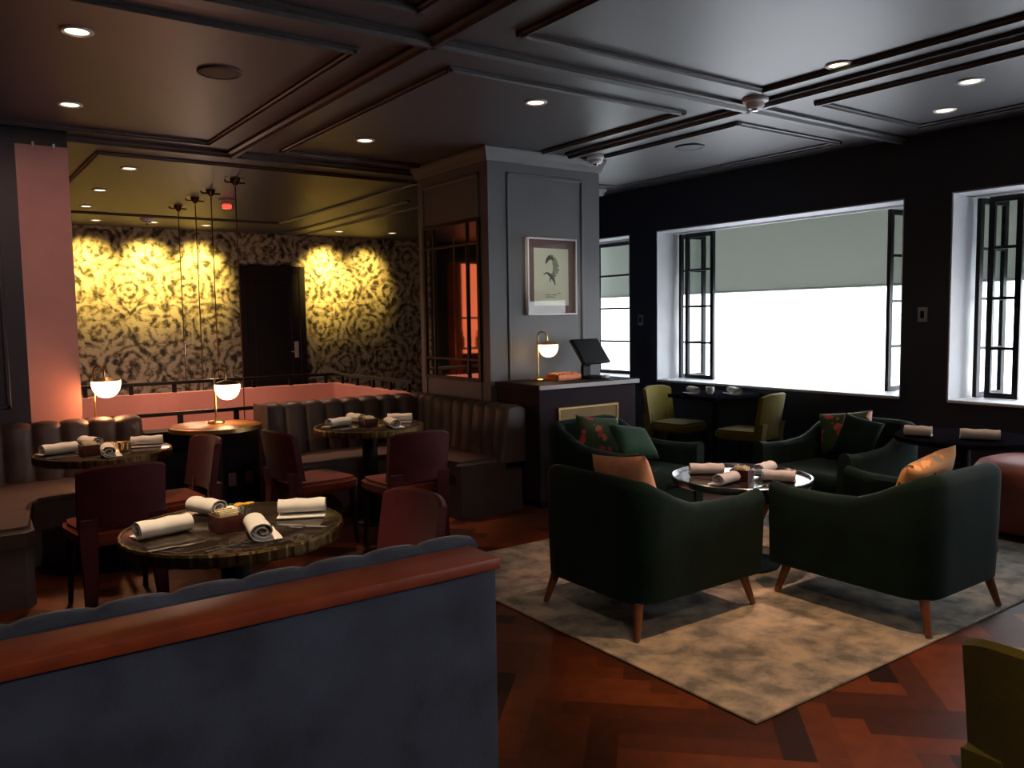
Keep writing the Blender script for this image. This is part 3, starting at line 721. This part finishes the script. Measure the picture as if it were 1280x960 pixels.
# ------------------------------------------------------------------ dining chairs
def make_chair(name, label, cat, m, mseat, group, zb=.495):
    t = thing(name, label, cat, (0, 0, 0), 0, group)      # faces +y, back at y=-.24
    W = .215
    bm = B()
    def P(x, z, off):                                     # curved, raked back surface
        y = -.22-.16*max(0, z-.44)+.05*(abs(x)/W)**2
        return Vector((x, y-off, z))
    xs = [-W+2*W*i/12 for i in range(13)]
    rr = []
    for x in xs:
        e = abs(x)/W
        z1 = .82-.028*e**4; z0 = zb
        ring = [P(x, z0+(z1-z0)*k/5, .0) for k in range(6)]+[P(x, z1+.010, .02)]+[P(x, z0+(z1-z0)*(5-k)/5, .045) for k in range(6)]
        rr.append(ring)
    rings(bm, rr); obj('backrest', bm, m, t)
    for s in (-1, 1):
        bm = B(); rr = []
        for z, w0 in ((.0, .020), (.2, .032), (.42, .042), (.55, .045)):
            xc = s*(W-.002-w0) if z > .3 else s*(W-.012-w0*1.0)
            y = -.22-.16*max(0, z-.44)+.03
            y = y if z > .3 else y-.03*(.42-z)/.42*1.0
            rr.append([Vector((xc-w0, y-.062, z)), Vector((xc+w0, y-.062, z)), Vector((xc+w0, y-.006, z)), Vector((xc-w0, y-.006, z))])
        rings(bm, rr); obj('rear_leg', bm, m, t, smooth=False)
    bm = B(); prism(bm, [(-.20, -.20), (.20, -.20), (.235, .10), (.22, .21), (.18, .24), (-.18, .24), (-.22, .21), (-.235, .10)], .385, .475)
    bmesh.ops.bevel(bm, geom=[e for e in bm.edges if abs(e.verts[0].co.z-e.verts[1].co.z) < .01], offset=.022, segments=3, affect='EDGES')
    obj('seat', bm, mseat, t)
    for s in (-1, 1):
        bm = B(); tube(bm, [(s*.185, .19, .39), (s*.20, .215, 0)], .022, 10, .013); obj('front_leg', bm, M['black'], t)
    return t
gd = 'maroon dining chairs'
c0 = make_chair('dining_chair', 'maroon chair seen from behind at the marble table by the left banquette', 'chair', M['maroon'], M['maroon_seat_lit'], gd)
c0.location = (.80, 4.92, 0); c0.rotation_euler = (0, 0, R(2))
dup(c0, (1.19, 5.40, 0), R(95), 'maroon chair turned sideways at the marble table by the left banquette, beside the dark counter')
dup(c0, (2.16, 5.43, 0), R(-82), 'maroon chair with its back to the dark counter, at the table in the corner banquette')
dup(c0, (2.62, 4.97, 0), R(-2), 'maroon chair seen from behind at the table in the corner banquette')
dup(c0, (1.40, 3.02, 0), R(94), 'maroon chair rising above the right end of the blue banquette, by the front table')
gm = 'mustard chairs'
m0 = make_chair('side_chair', 'mustard yellow chair by the wide window, standing next to the host stand', 'chair', M['mustard'], M['mustard'], gm, .40)
m0.location = (6.25, 5.86, 0); m0.rotation_euler = (0, 0, R(188))
dup(m0, (6.32, 5.02, 0), R(10), 'mustard yellow chair by the wide window, behind the green chair with the floral cushion')
dup(m0, (2.16, .68, 0), R(-90), 'mustard yellow chair back in the bottom right corner of the photo, nearest the camera')

# ------------------------------------------------------------------ green lounge chairs
def make_lounge(label):
    t = thing('lounge_chair', label, 'armchair', (0, 0, 0), 0, 'green velvet lounge chairs')   # faces +x
    hx, hy, rc, th = .45, .395, .16, .11
    path = []
    for k in range(13): path.append((hx-(2*hx-rc)*k/12, hy, 0, 1))
    for k in range(1, 9):
        a = PI/2*k/8; path.append((-hx+rc-rc*math.sin(a), hy-rc+rc*math.cos(a), -math.sin(a), math.cos(a)))
    nb = 10
    for k in range(1, nb): path.append((-hx, hy-rc-(2*hy-2*rc)*k/nb, -1, 0))
    for k in range(0, 8):
        a = PI/2*(1-k/8); path.append((-hx+rc-rc*math.sin(a), -(hy-rc+rc*math.cos(a)), -math.sin(a), -math.cos(a)))
    for k in range(12, -1, -1): path.append((hx-(2*hx-rc)*k/12, -hy, 0, -1))
    def hgt(x):
        s = (hx-x)/(2*hx)
        pts = [(0, .625), (.12, .605), (.35, .603), (.55, .615), (.66, .65), (.80, .715), (.90, .75), (1, .765)]
        for (a, ha), (b_, hb) in zip(pts, pts[1:]):
            if s <= b_+1e-6:
                q = (s-a)/(b_-a); q = q*q*(3-2*q) if False else q
                return ha+(hb-ha)*q
        return .765
    rr = []
    for (x, y, nx, ny) in path:
        h = hgt(x); tt = th*(.8 if x > .3 else 1)
        P = lambda o, z: Vector((x-nx*o, y-ny*o, z))
        ring = [P(.03, .165), P(.010, .18), P(.005, .30), P(0, .45), P(-.004, h-.05)]
        for k in range(1, 6):
            a = PI*k/6; ring.append(P(tt/2-(tt/2+.004)*math.cos(a), h-.05+.05*math.sin(a)))
        ring += [P(tt, h-.05), P(tt+.01, .40), P(tt+.01, .165)]
        rr.append(ring)
    bm = B(); rings(bm, rr); obj('shell', bm, M['velvet_green'], t)
    bm = B(); box(bm, -hx+.09, hx-.02, -hy+.085, hy-.085, .165, .34, .02); obj('seat_deck', bm, M['velvet_green'], t)
    bm = B(); box(bm, -hx+.10, hx+.005, -hy+.10, hy-.10, .335, .455, .045, 4); obj('seat_cushion', bm, M['velvet_green'], t)
    for sx in (-1, 1):
        for sy in (-1, 1):
            bm = B(); tube(bm, [(sx*(hx-.075), sy*(hy-.085), .19), (sx*(hx-.025), sy*(hy-.045), .006)], .027, 12, .015); obj('leg', bm, M['wood_leg'], t)
    return t
l0 = make_lounge('dark green velvet lounge chair seen from its back corner, nearest the blue banquette')
RUGZ = .014
l0.location = (3.09, 3.10, RUGZ)
dup(l0, (4.13, 2.37, RUGZ), R(90), 'dark green velvet lounge chair seen from its back corner, holding the orange print cushion')
dup(l0, (4.15, 4.44, RUGZ), R(-83), 'green velvet lounge chair before the host stand, with a floral and a plain green cushion')
dup(l0, (5.32, 3.42, RUGZ), R(178), 'green velvet lounge chair on the window side, facing the blue banquette')

# ------------------------------------------------------------------ cushions
def cushion(name, label, m, w, h, t, loc, yaw, tilt, roll=0, mesh=None, cat='cushion'):
    bm = B(); n = 18; rr = []
    def prof(u, v): return (max(0, (1-u**4))*max(0, (1-v**4)))**.5
    vs = {}
    for s in (1, -1):
        for i in range(n+1):
            for j in range(n+1):
                u = -1+2*i/n; v = -1+2*j/n
                edge = i in (0, n) or j in (0, n)
                if s == -1 and edge: vs[(s, i, j)] = vs[(1, i, j)]; continue
                px = 1-.07*(1-abs(v)**2.0)*abs(u)**3; pz = 1-.07*(1-abs(u)**2)*abs(v)**3
                vs[(s, i, j)] = bm.verts.new((u*w/2*px, s*t/2*prof(u, v), v*h/2*pz))
    for s in (1, -1):
        for i in range(n):
            for j in range(n): bm.faces.new((vs[(s, i, j)], vs[(s, i+1, j)], vs[(s, i+1, j+1)], vs[(s, i, j+1)]))
    o = obj(name, bm, m, angle=80); tag(o, label, cat, 'cushions on the lounge chairs')
    o.matrix_world = Matrix.Translation(loc) @ Matrix.Rotation(yaw, 4, 'Z') @ Matrix.Rotation(tilt, 4, 'X') @ Matrix.Rotation(roll, 4, 'Y')
    return o
# local +-y is the thickness
cushion('floral_cushion', 'tropical floral print cushion upright in the chair before the host stand', M['floral'], .40, .30, .12, (4.08, 4.62, .66), R(-3), R(-14), R(8))
cushion('plain_cushion', 'plain dark green cushion propped before the floral one, in the chair by the host stand', M['cushion_green'], .34, .30, .10, (4.20, 4.36, .635), R(4), R(-48), R(14))
cushion('salmon_cushion', 'salmon cushion showing above the arm of the chair nearest the blue banquette', M['salmon'], .46, .34, .12, (2.905, 3.07, .682), R(85), R(-15), R(7))
cushion('floral_cushion', 'tropical floral print cushion leaning in the window side chair', M['floral'], .40, .33, .12, (5.53, 3.50, .66), R(-80), R(-14), R(-8))
cushion('velvet_cushion', 'dark green velvet cushion beside the floral one in the window side chair', M['velvet_green'], .28, .31, .11, (5.36, 3.30, .668), R(-70), R(-24), R(14))
cushion('print_cushion', 'orange print cushion peeking over the arm of the green chair at right', M['orange_print'], .48, .34, .12, (4.13, 2.18, .668), R(3), R(20), R(-8))

# rug
bm = B(); box(bm, 2.48, 5.84, 1.92, 4.46, 0.001, .014, .004, 1)
tag(obj('area_rug', bm, M['rug']), 'large mottled beige and grey rug under the green lounge chairs', 'rug')

# ------------------------------------------------------------------ tables
def marble_table(loc, r, label):
    t = thing('bistro_table', label, 'table', loc, 0, 'round marble tables')
    bm = B(); lathe(bm, [(.001, .728), (r-.006, .728), (r-.006, .746), (r-.012, .75), (.001, .75)], seg=72); obj('tabletop', bm, M['marble'], t)
    seg = 240
    bm = B(); lathe(bm, [(r-.008, .703), (r, .703), (r+.002, .712), (r+.002, .742), (r-.002, .7515), (r-.011, .7515), (r-.012, .745)], seg=seg, cap=False, mod=lambda i: -.0035 if (i//2) % 3 == 0 else 0)
    obj('fluted_rim', bm, M['rim_gold'], t, smooth=False)
    bm = B(); lathe(bm, [(.001, .028), (.058, .03), (.058, .70), (.16, .705), (.16, .728), (.001, .728)], seg=36); obj('pedestal', bm, M['black'], t)
    bm = B(); lathe(bm, [(.001, 0), (.145, 0), (.15, .008), (.14, .018), (.07, .03), (.001, .03)], seg=40); obj('foot', bm, M['black'], t)
    return t
marble_table((.96, 3.25, 0), .42, 'round dark marble table with fluted brass rim, just behind the blue banquette')
marble_table((.90, 5.75, 0), .40, 'round dark marble table with brass rim in the left brown banquette')
marble_table((2.75, 5.75, 0), .415, 'round dark marble table with brass rim in the corner banquette by the pillar')
t = thing('cocktail_table', 'low round black table with a raised rim amid the four green lounge chairs', 'table', (4.06, 3.27, RUGZ), 0)
bm = B(); lathe(bm, [(.001, .51), (.41, .51), (.415, .52), (.41, .535), (.001, .536)], seg=64); obj('tabletop', bm, M['marble'], t)
bm = B(); lathe(bm, [(.40, .508), (.418, .508), (.424, .52), (.424, .548), (.417, .553), (.409, .550), (.406, .536)], seg=64, cap=False); obj('rim', bm, M['chrome'], t)
bm = B(); lathe(bm, [(.001, .02), (.05, .022), (.05, .5), (.12, .51), (.001, .51)], seg=32); obj('pedestal', bm, M['black'], t)
bm = B(); lathe(bm, [(.001, 0), (.23, 0), (.235, .01), (.21, .022), (.001, .024)], seg=40); obj('foot', bm, M['black'], t)
# window tables
t = thing('window_table', 'dark square table by the wide window between two mustard chairs', 'table', (6.36, 5.45, 0), 0)
bm = B(); box(bm, -.36, .36, -.30, .30, .745, .78, .006); obj('tabletop', bm, M['matte_black'], t)
bm = B(); lathe(bm, [(.001, .02), (.04, .022), (.04, .745), (.001, .745)], seg=24); obj('pedestal', bm, M['black'], t)
bm = B(); box(bm, -.15, .15, -.15, .15, 0, .02, .006); obj('foot', bm, M['black'], t)
t = thing('window_table', 'dark round table with two napkins near the window at the photo edge', 'table', (5.45, 2.62, RUGZ), 0)
bm = B(); lathe(bm, [(.001, .70), (.40, .70), (.405, .715), (.40, .73), (.001, .731)], seg=56); obj('tabletop', bm, M['matte_black'], t)
bm = B(); lathe(bm, [(.001, .02), (.05, .022), (.05, .70), (.001, .70)], seg=24); obj('pedestal', bm, M['black'], t)
bm = B(); lathe(bm, [(.001, 0), (.22, 0), (.22, .012), (.05, .024), (.001, .024)], seg=36); obj('foot', bm, M['black'], t)
# pouf
t = thing('leather_pouf', 'dusty red leather pouf at the photo edge behind the green chair', 'pouf', (6.26, 2.50, 0))
bm = B(); rr = []
for r_, z in ((.30, .03), (.34, .045), (.37, .10), (.385, .22), (.385, .36), (.37, .44), (.335, .495), (.26, .52), (.13, .53)):
    rr.append([Vector((r_*math.copysign(abs(math.cos(2*PI*i/48))**.8, math.cos(2*PI*i/48)), r_*math.copysign(abs(math.sin(2*PI*i/48))**.8, math.sin(2*PI*i/48)), z)) for i in range(48)])
rings(bm, rr); obj('body', bm, M['pouf'], t)
bm = B(); tube(bm, [(.388*math.cos(2*PI*i/48), .388*math.sin(2*PI*i/48), .40) for i in range(49)], .006, 8)
bm.free()
bm = B(); lathe(bm, [(.001, 0), (.27, 0), (.28, .035), (.001, .035)], seg=36); obj('plinth', bm, M['black'], t)

# ------------------------------------------------------------------ napkins, boxes, cutlery
def napkin_mesh(Lh, w, hh, flap):
    bm = B(); pts = []
    pts.append((w*.5+flap, .004)); pts.append((w*.5+flap*.5, .004))
    turns = 2.15; N = 44
    for k in range(N+1):
        a = -PI/2-2*PI*turns*k/N; q = 1-.80*k/N
        pts.append((w*.5*q*math.cos(a), hh*.5+hh*.5*q*math.sin(a)+.002))
    th = .0035; n = len(pts)
    out = []; inn = []
    for i in range(n):
        d = Vector((pts[min(i+1, n-1)][0]-pts[max(i-1, 0)][0], pts[min(i+1, n-1)][1]-pts[max(i-1, 0)][1])).normalized(); nr = Vector((-d.y, d.x))
        out.append((pts[i][0]+nr.x*th*.5, pts[i][1]+nr.y*th*.5)); inn.append((pts[i][0]-nr.x*th*.5, pts[i][1]-nr.y*th*.5))
    prof = out+inn[::-1]
    rr = []
    for x in [-Lh/2+Lh*k/8 for k in range(9)]:
        wob = .0025*math.sin(x*60)
        rr.append([Vector((x, y*(1+.03*math.sin(x*25)), max(.0008, z+wob*(z/hh)))) for y, z in prof])
    rings(bm, rr, True, False)
    # ring end caps as quads between outer and inner edge
    bm.verts.ensure_lookup_table(); m_ = len(prof)
    for base in (0, 8*m_):
        for i in range(n-1):
            bm.faces.new((bm.verts[base+i], bm.verts[base+i+1], bm.verts[base+m_-2-i], bm.verts[base+m_-1-i]))
    return bm
def napkin(first, x, y, z, ang, label, group, L=.21):
    if first is None:
        o = obj('rolled_napkin', napkin_mesh(.21, .094, .070, .022), M['napkin'], angle=60)
    else:
        o = first.copy(); link(o)
    o.location = (x, y, z); o.rotation_euler = (0, 0, R(ang)); o.scale = (L/.21, 1, 1)
    tag(o, label, 'napkin', group); return o
g1 = 'napkins on the front marble table'
N0 = napkin(None, .70, 3.27, .752, 12, 'rolled white napkin on the front marble table, at the end farthest from the maroon chair', g1, .20)
napkin(N0, .93, 3.52, .752, -68, 'rolled white napkin standing behind the wooden box on the front marble table, open end showing', g1, .17)
napkin(N0, .985, 3.03, .752, -100, 'rolled white napkin on the front marble table, end on, just right of the wooden box', g1, .20)
napkin(N0, 1.24, 3.25, .752, -27+180, 'rolled white napkin on the front marble table, at the end by the maroon chair', g1, .19)
g2 = 'napkins on the left banquette table'
napkin(N0, .65, 5.78, .752, 20, 'rolled white napkin on the left banquette table, nearest the navy wall', g2)
napkin(N0, .86, 5.98, .752, -67, 'rolled napkin behind the wooden box on the left banquette table', g2, .17)
napkin(N0, .885, 5.50, .752, -96, 'rolled napkin end on, beside the wooden box on the left banquette table', g2, .2)
napkin(N0, 1.16, 5.76, .752, -18+180, 'rolled white napkin on the left banquette table, nearest the round wooden side table', g2, .19)
g3 = 'napkins on the corner banquette table'
napkin(N0, 2.53, 5.83, .752, 22, 'rolled white napkin on the corner banquette table, nearest the round wooden side table', g3)
napkin(N0, 2.76, 6.0, .752, -80, 'rolled napkin behind the wooden box on the corner banquette table', g3, .17)
napkin(N0, 2.83, 5.52, .752, -100, 'rolled napkin end on, beside the wooden box on the corner banquette table', g3, .2)
napkin(N0, 3.02, 5.76, .752, -35+180, 'rolled white napkin on the corner banquette table, nearest the pillar', g3, .19)
g4 = 'napkins on the low black table'
zl = RUGZ+.538
napkin(N0, 3.98, 3.48, zl, -38, 'rolled napkin on the low black table, far one on the side of the salmon cushion', g4)
napkin(N0, 3.83, 3.20, zl, 8, 'rolled napkin on the low black table, near one on the side of the salmon cushion', g4, .18)
napkin(N0, 4.28, 3.27, zl, 12, 'rolled napkin on the low black table, far one on the side of the orange cushion', g4, .18)
napkin(N0, 4.13, 3.05, zl, -60, 'rolled napkin on the low black table, near one on the side of the orange cushion', g4, .19)
g5 = 'napkins on the table by the far window'
napkin(N0, 5.24, 2.80, .747, -70, 'rolled napkin on the dark round table, half hidden behind the green chair', g5, .16)
napkin(N0, 5.36, 2.47, .747, -62, 'rolled napkin on the dark round table near the photo edge, in full view', g5, .22)
g6 = 'napkins on the wide window table'
napkin(N0, 6.20, 5.60, .781, 60, 'rolled napkin on the window table, nearer the host stand', g6, .2)
napkin(N0, 6.42, 5.27, .781, 60, 'rolled napkin on the window table, farther from the host stand', g6, .22)
def caddy(loc, rz, label, flowers=False, s=1):
    t = thing('packet_caddy', label, 'caddy', loc, rz, 'small wooden caddies on the tables')
    a, b_, h = .052*s, .052*s, .062*s
    bm = B(); box(bm, -a, a, -b_, b_, 0, .006, .001, 1)
    for q in ((-a, a, -b_, -b_+.006), (-a, a, b_-.006, b_), (-a, -a+.006, -b_+.006, b_-.006), (a-.006, a, -b_+.006, b_-.006)): box(bm, q[0], q[1], q[2], q[3], .006, h, .0015, 1)
    obj('box', bm, M['box'], t, smooth=False)
    for i in range(6):
        bm = B(); box(bm, -.036*s, .036*s, -.003, .003, .008, (.070+.004*(i % 3))*s, .001, 1)
        c = obj('packet', bm, M['packet'], t, smooth=False); c.location = (0, (-.036+.0145*i)*s, 0); c.rotation_euler = (R(-4+2*i), 0, 0)
    return t
caddy((.915, 3.20, .752), R(5), 'small dark wooden caddy of sugar packets on the front marble table')
caddy((.80, 5.63, .752), R(5), 'small dark wooden caddy of sugar packets on the left banquette table')
caddy((2.71, 5.68, .752), R(5), 'small dark wooden caddy of sugar packets on the corner banquette table')
caddy((4.00, 3.22, zl), R(20), 'dark wooden caddy of packets on the low black table', False, 1.1)
# small posy on the front table and gold votive on the left banquette table
t = thing('flower_posy', 'little yellow flower posy in a short glass on the front marble table', 'flowers', (1.02, 3.32, .752))
bm = B(); lathe(bm, [(.001, 0), (.022, 0), (.026, .045), (.022, .045), (.019, .004), (.001, .004)], seg=20); obj('glass', bm, M['glass'], t)
for i in range(7):
    a = i*2.4; rr_ = .012+.022*(i/7)
    bm = B(); tube(bm, [(0, 0, .006), (rr_*.5*math.cos(a), rr_*.5*math.sin(a), .035), (rr_*math.cos(a), rr_*math.sin(a), .055+.004*(i % 3))], .0014, 6); st = obj('flower_stem', bm, M['leaf'], t)
    bm = B()
    for k in range(6):
        q = 2*PI*k/6; c = Vector((rr_*math.cos(a), rr_*math.sin(a), .058+.004*(i % 3)))
        e = bmesh.ops.create_uvsphere(bm, u_segments=8, v_segments=5, radius=.008, matrix=Matrix.Translation(c+Vector((.010*math.cos(q), .010*math.sin(q), .002))) @ Matrix.Diagonal((1, 1, .5, 1)))
    obj('blossom', bm, M['flower'], st)
t = thing('votive_holder', 'small gold votive holder on the left banquette table', 'candle holder', (1.0, 5.62, .752))
bm = B(); lathe(bm, [(.001, 0), (.03, 0), (.036, .015), (.038, .06), (.034, .06), (.031, .012), (.001, .008)], seg=28); obj('cup', bm, M['brass'], t)
bm = B(); lathe(bm, [(.001, .012), (.028, .012), (.028, .04), (.001, .042)], seg=20); obj('candle', bm, M['packet'], t)
t = thing('water_glass', 'short clear tumbler on the low black table beside the caddy', 'glass', (3.99, 3.09, zl))
bm = B(); lathe(bm, [(.001, 0), (.028, 0), (.033, .08), (.030, .08), (.025, .008), (.001, .008)], seg=28); obj('tumbler', bm, M['glass'], t)
t = thing('small_cup', 'small pale cup between the napkins on the wide window table', 'cup', (6.26, 5.43, .781))
bm = B(); lathe(bm, [(.001, 0), (.025, 0), (.036, .02), (.04, .07), (.036, .07), (.031, .02), (.001, .01)], seg=28); obj('bowl', bm, M['white_plastic'], t)
bm = B(); tube(bm, [(.036, 0, .055), (.06, 0, .05), (.06, 0, .025), (.034, 0, .02)], .004, 8); obj('handle', bm, M['white_plastic'], t)

def knife_mesh():
    bm = B(); rr = []
    for x, w, h in ((-.105, .006, .005), (-.10, .009, .006), (-.02, .007, .006), (0, .006, .004), (.01, .010, .0025), (.08, .0105, .0022), (.105, .003, .002)):
        rr.append([Vector((x, -w, .0006)), Vector((x, w, .0006)), Vector((x, w, h)), Vector((x, -w, h))])
    rings(bm, rr); return bm
def fork_mesh():
    bm = B(); rr = []
    for x, w, h in ((-.10, .008, .004), (-.03, .005, .004), (.03, .004, .006), (.045, .011, .004), (.06, .012, .003)):
        rr.append([Vector((x, -w, .0006)), Vector((x, w, .0006)), Vector((x, w, h)), Vector((x, -w, h))])
    rings(bm, rr)
    for k in range(4):
        y = -.0095+.0063*k; box(bm, .058, .10, y-.0016, y+.0016, .0008, .003)
    return bm
KN = obj('table_knife', knife_mesh(), M['chrome'], smooth=False); FK = obj('table_fork', fork_mesh(), M['chrome'], smooth=False)
KN['category'] = 'knife'; FK['category'] = 'fork'
used = set()
def cutlery(src, x, y, z, ang, label, group):
    if src.name in used: o = src.copy(); link(o)
    else: o = src; used.add(src.name)
    o.location = (x, y, z); o.rotation_euler = (0, 0, R(ang)); tag(o, label, src['category'], group)
cutlery(KN, .70, 3.06, .751, 8, 'knife in front of the napkin at the outer end of the front marble table', 'knives on the tables')
cutlery(FK, .86, 2.95, .751, 14, 'fork near the rim of the front marble table, closest to the blue banquette', 'forks on the tables')
cutlery(KN, 1.17, 3.06, .751, -45, 'knife on the front marble table, nearer its maroon chair', 'knives on the tables')
cutlery(FK, 1.10, 3.12, .751, -55, 'fork on the front marble table, between the end on napkin and the maroon chair', 'forks on the tables')
cutlery(FK, .76, 3.50, .751, 18, 'fork behind the napkin at the outer end of the front marble table', 'forks on the tables')
cutlery(KN, .66, 5.60, .751, 12, 'knife on the left banquette table beside the napkin by the navy wall', 'knives on the tables')
cutlery(KN, 2.56, 5.66, .751, 15, 'knife on the corner banquette table beside the napkin by the counter', 'knives on the tables')
cutlery(KN, 3.98, 3.03, zl, 15, 'knife on the low black table near the camera side rim', 'knives on the tables')
cutlery(FK, 3.87, 3.38, zl, -60, 'fork on the low black table between the two napkins by the salmon cushion', 'forks on the tables')

# ------------------------------------------------------------------ lights
def spot(x, y, z, w, size=80, col=(1, .72, .42), tgt=None, blend=.6, r=.05):
    l = bpy.data.lights.new('downlight_and_fill_beam', 'SPOT'); l.energy = w; l.color = col; l.spot_size = R(size); l.spot_blend = blend; l.shadow_soft_size = r
    o = bpy.data.objects.new('downlight_and_fill_beam', l); link(o); o.location = (x, y, z)
    if tgt: o.rotation_euler = (Vector(tgt)-Vector((x, y, z))).to_track_quat('-Z', 'Y').to_euler()
    return o
WARM = (1, .60, .36)
spot(.71, 4.65, 2.97, 52, 58, (1, .54, .42), (.72, 7.03, 1.75), .9)
spot(.71, 4.65, 2.97, 30, 85, WARM)
spot(.72, 1.2, 2.97, 9, 110, (1, .70, .45))
spot(.75, -.45, 2.97, 90, 120, (1, .78, .60), (1.0, 1.6, .6))
spot(.88, 6.19, 2.97, 140, 48, WARM, (.88, 5.85, .75))
spot(2.90, 6.18, 2.97, 115, 42, WARM, (2.75, 5.80, .75))
spot(3.45, 4.51, 2.97, 14, 70, WARM)
spot(3.45, 4.51, 2.97, 75, 24, (1, .86, .72), (4.61, 5.85, 1.90), 1.0)  # second beam at this downlight, added to brighten the framed picture
spot(.72, 3.1, 2.97, 200, 42, (1, .72, .45), (.95, 3.25, .75))
spot(3.25, 2.05, 2.97, 190, 54, (1, .58, .30))
spot(4.45, 2.9, 2.97, 170, 52, (1, .60, .44), (4.10, 3.30, .55))
spot(5.47, 2.64, 2.97, 35, 75, WARM)
spot(6.08, 3.11, 2.97, 20, 75, WARM)
for x, w in ((2.05, 330), (2.85, 470), (3.60, 360), (5.70, 480), (6.46, 170)):
    spot(x, 12.80, 2.95, w*1.0, 64, (1, .68, .15), (x, 13.5, 2.36), 1.0, .10)
for x, y, w in ((1.66, 8.41, 190), (2.9, 8.2, 150), (1.65, 9.9, 90), (1.72, 11.31, 90)): spot(x, y, 2.97, w, 88 if y < 9 else 130, (1, .55, .36))  # the spot without a fixture is unseen fill, added for the parapet
point((2.0, 8.1, 1.2), 9, (1, .46, .30), .1)  # unseen fill without a lamp, added to brighten the pink parapet
point((3.2, 11.6, 1.2), 22, (1, .70, .55), .1)  # added fill, no lamp stands here; lifts the upper wallpaper and stair ceiling
point((4.40, 5.60, 1.25), 2.5)
point((1.87, 6.40, .93), 2.0)
point((1.12, 6.90, 1.00), 12, (1, .38, .14))

sun = bpy.data.lights.new('sun', 'SUN'); sun.energy = 5; sun.angle = R(1); sun.color = (1, .97, .92)
so = bpy.data.objects.new('sun', sun); link(so); so.rotation_euler = Vector((.62, .25, -.9)).to_track_quat('-Z', 'Y').to_euler(); so.location = (-5, 0, 10)

w = bpy.data.worlds.new('sky'); SC.world = w; w.use_nodes = True
bg = w.node_tree.nodes['Background']; bg.inputs[0].default_value = (.86, .92, 1, 1); bg.inputs[1].default_value = 11

# ------------------------------------------------------------------ camera
yaw, pit, rol = R(35.5), R(4.55), R(-.87)
f = Vector((math.sin(yaw)*math.cos(pit), math.cos(yaw)*math.cos(pit), -math.sin(pit)))
r = Vector((math.cos(yaw), -math.sin(yaw), 0)); u = r.cross(f)
r2 = r*math.cos(rol)+u*math.sin(rol); u2 = -r*math.sin(rol)+u*math.cos(rol)
cam = bpy.data.cameras.new('camera'); cam.sensor_width = 36; cam.lens = 1030/1280*36; cam.clip_start = .05
co = bpy.data.objects.new('camera', cam); link(co)
co.matrix_world = Matrix(((r2.x, u2.x, -f.x, 0), (r2.y, u2.y, -f.y, 0), (r2.z, u2.z, -f.z, 1.55), (0, 0, 0, 1)))
SC.camera = co
SC.view_settings.view_transform = 'Standard'; SC.view_settings.look = 'None'; SC.view_settings.gamma = 1
SC.view_settings.exposure = 0; SC.view_settings.use_curve_mapping = False
SC.cycles.use_denoising = True
SC.cycles.max_bounces = 8; SC.cycles.sample_clamp_indirect = 4
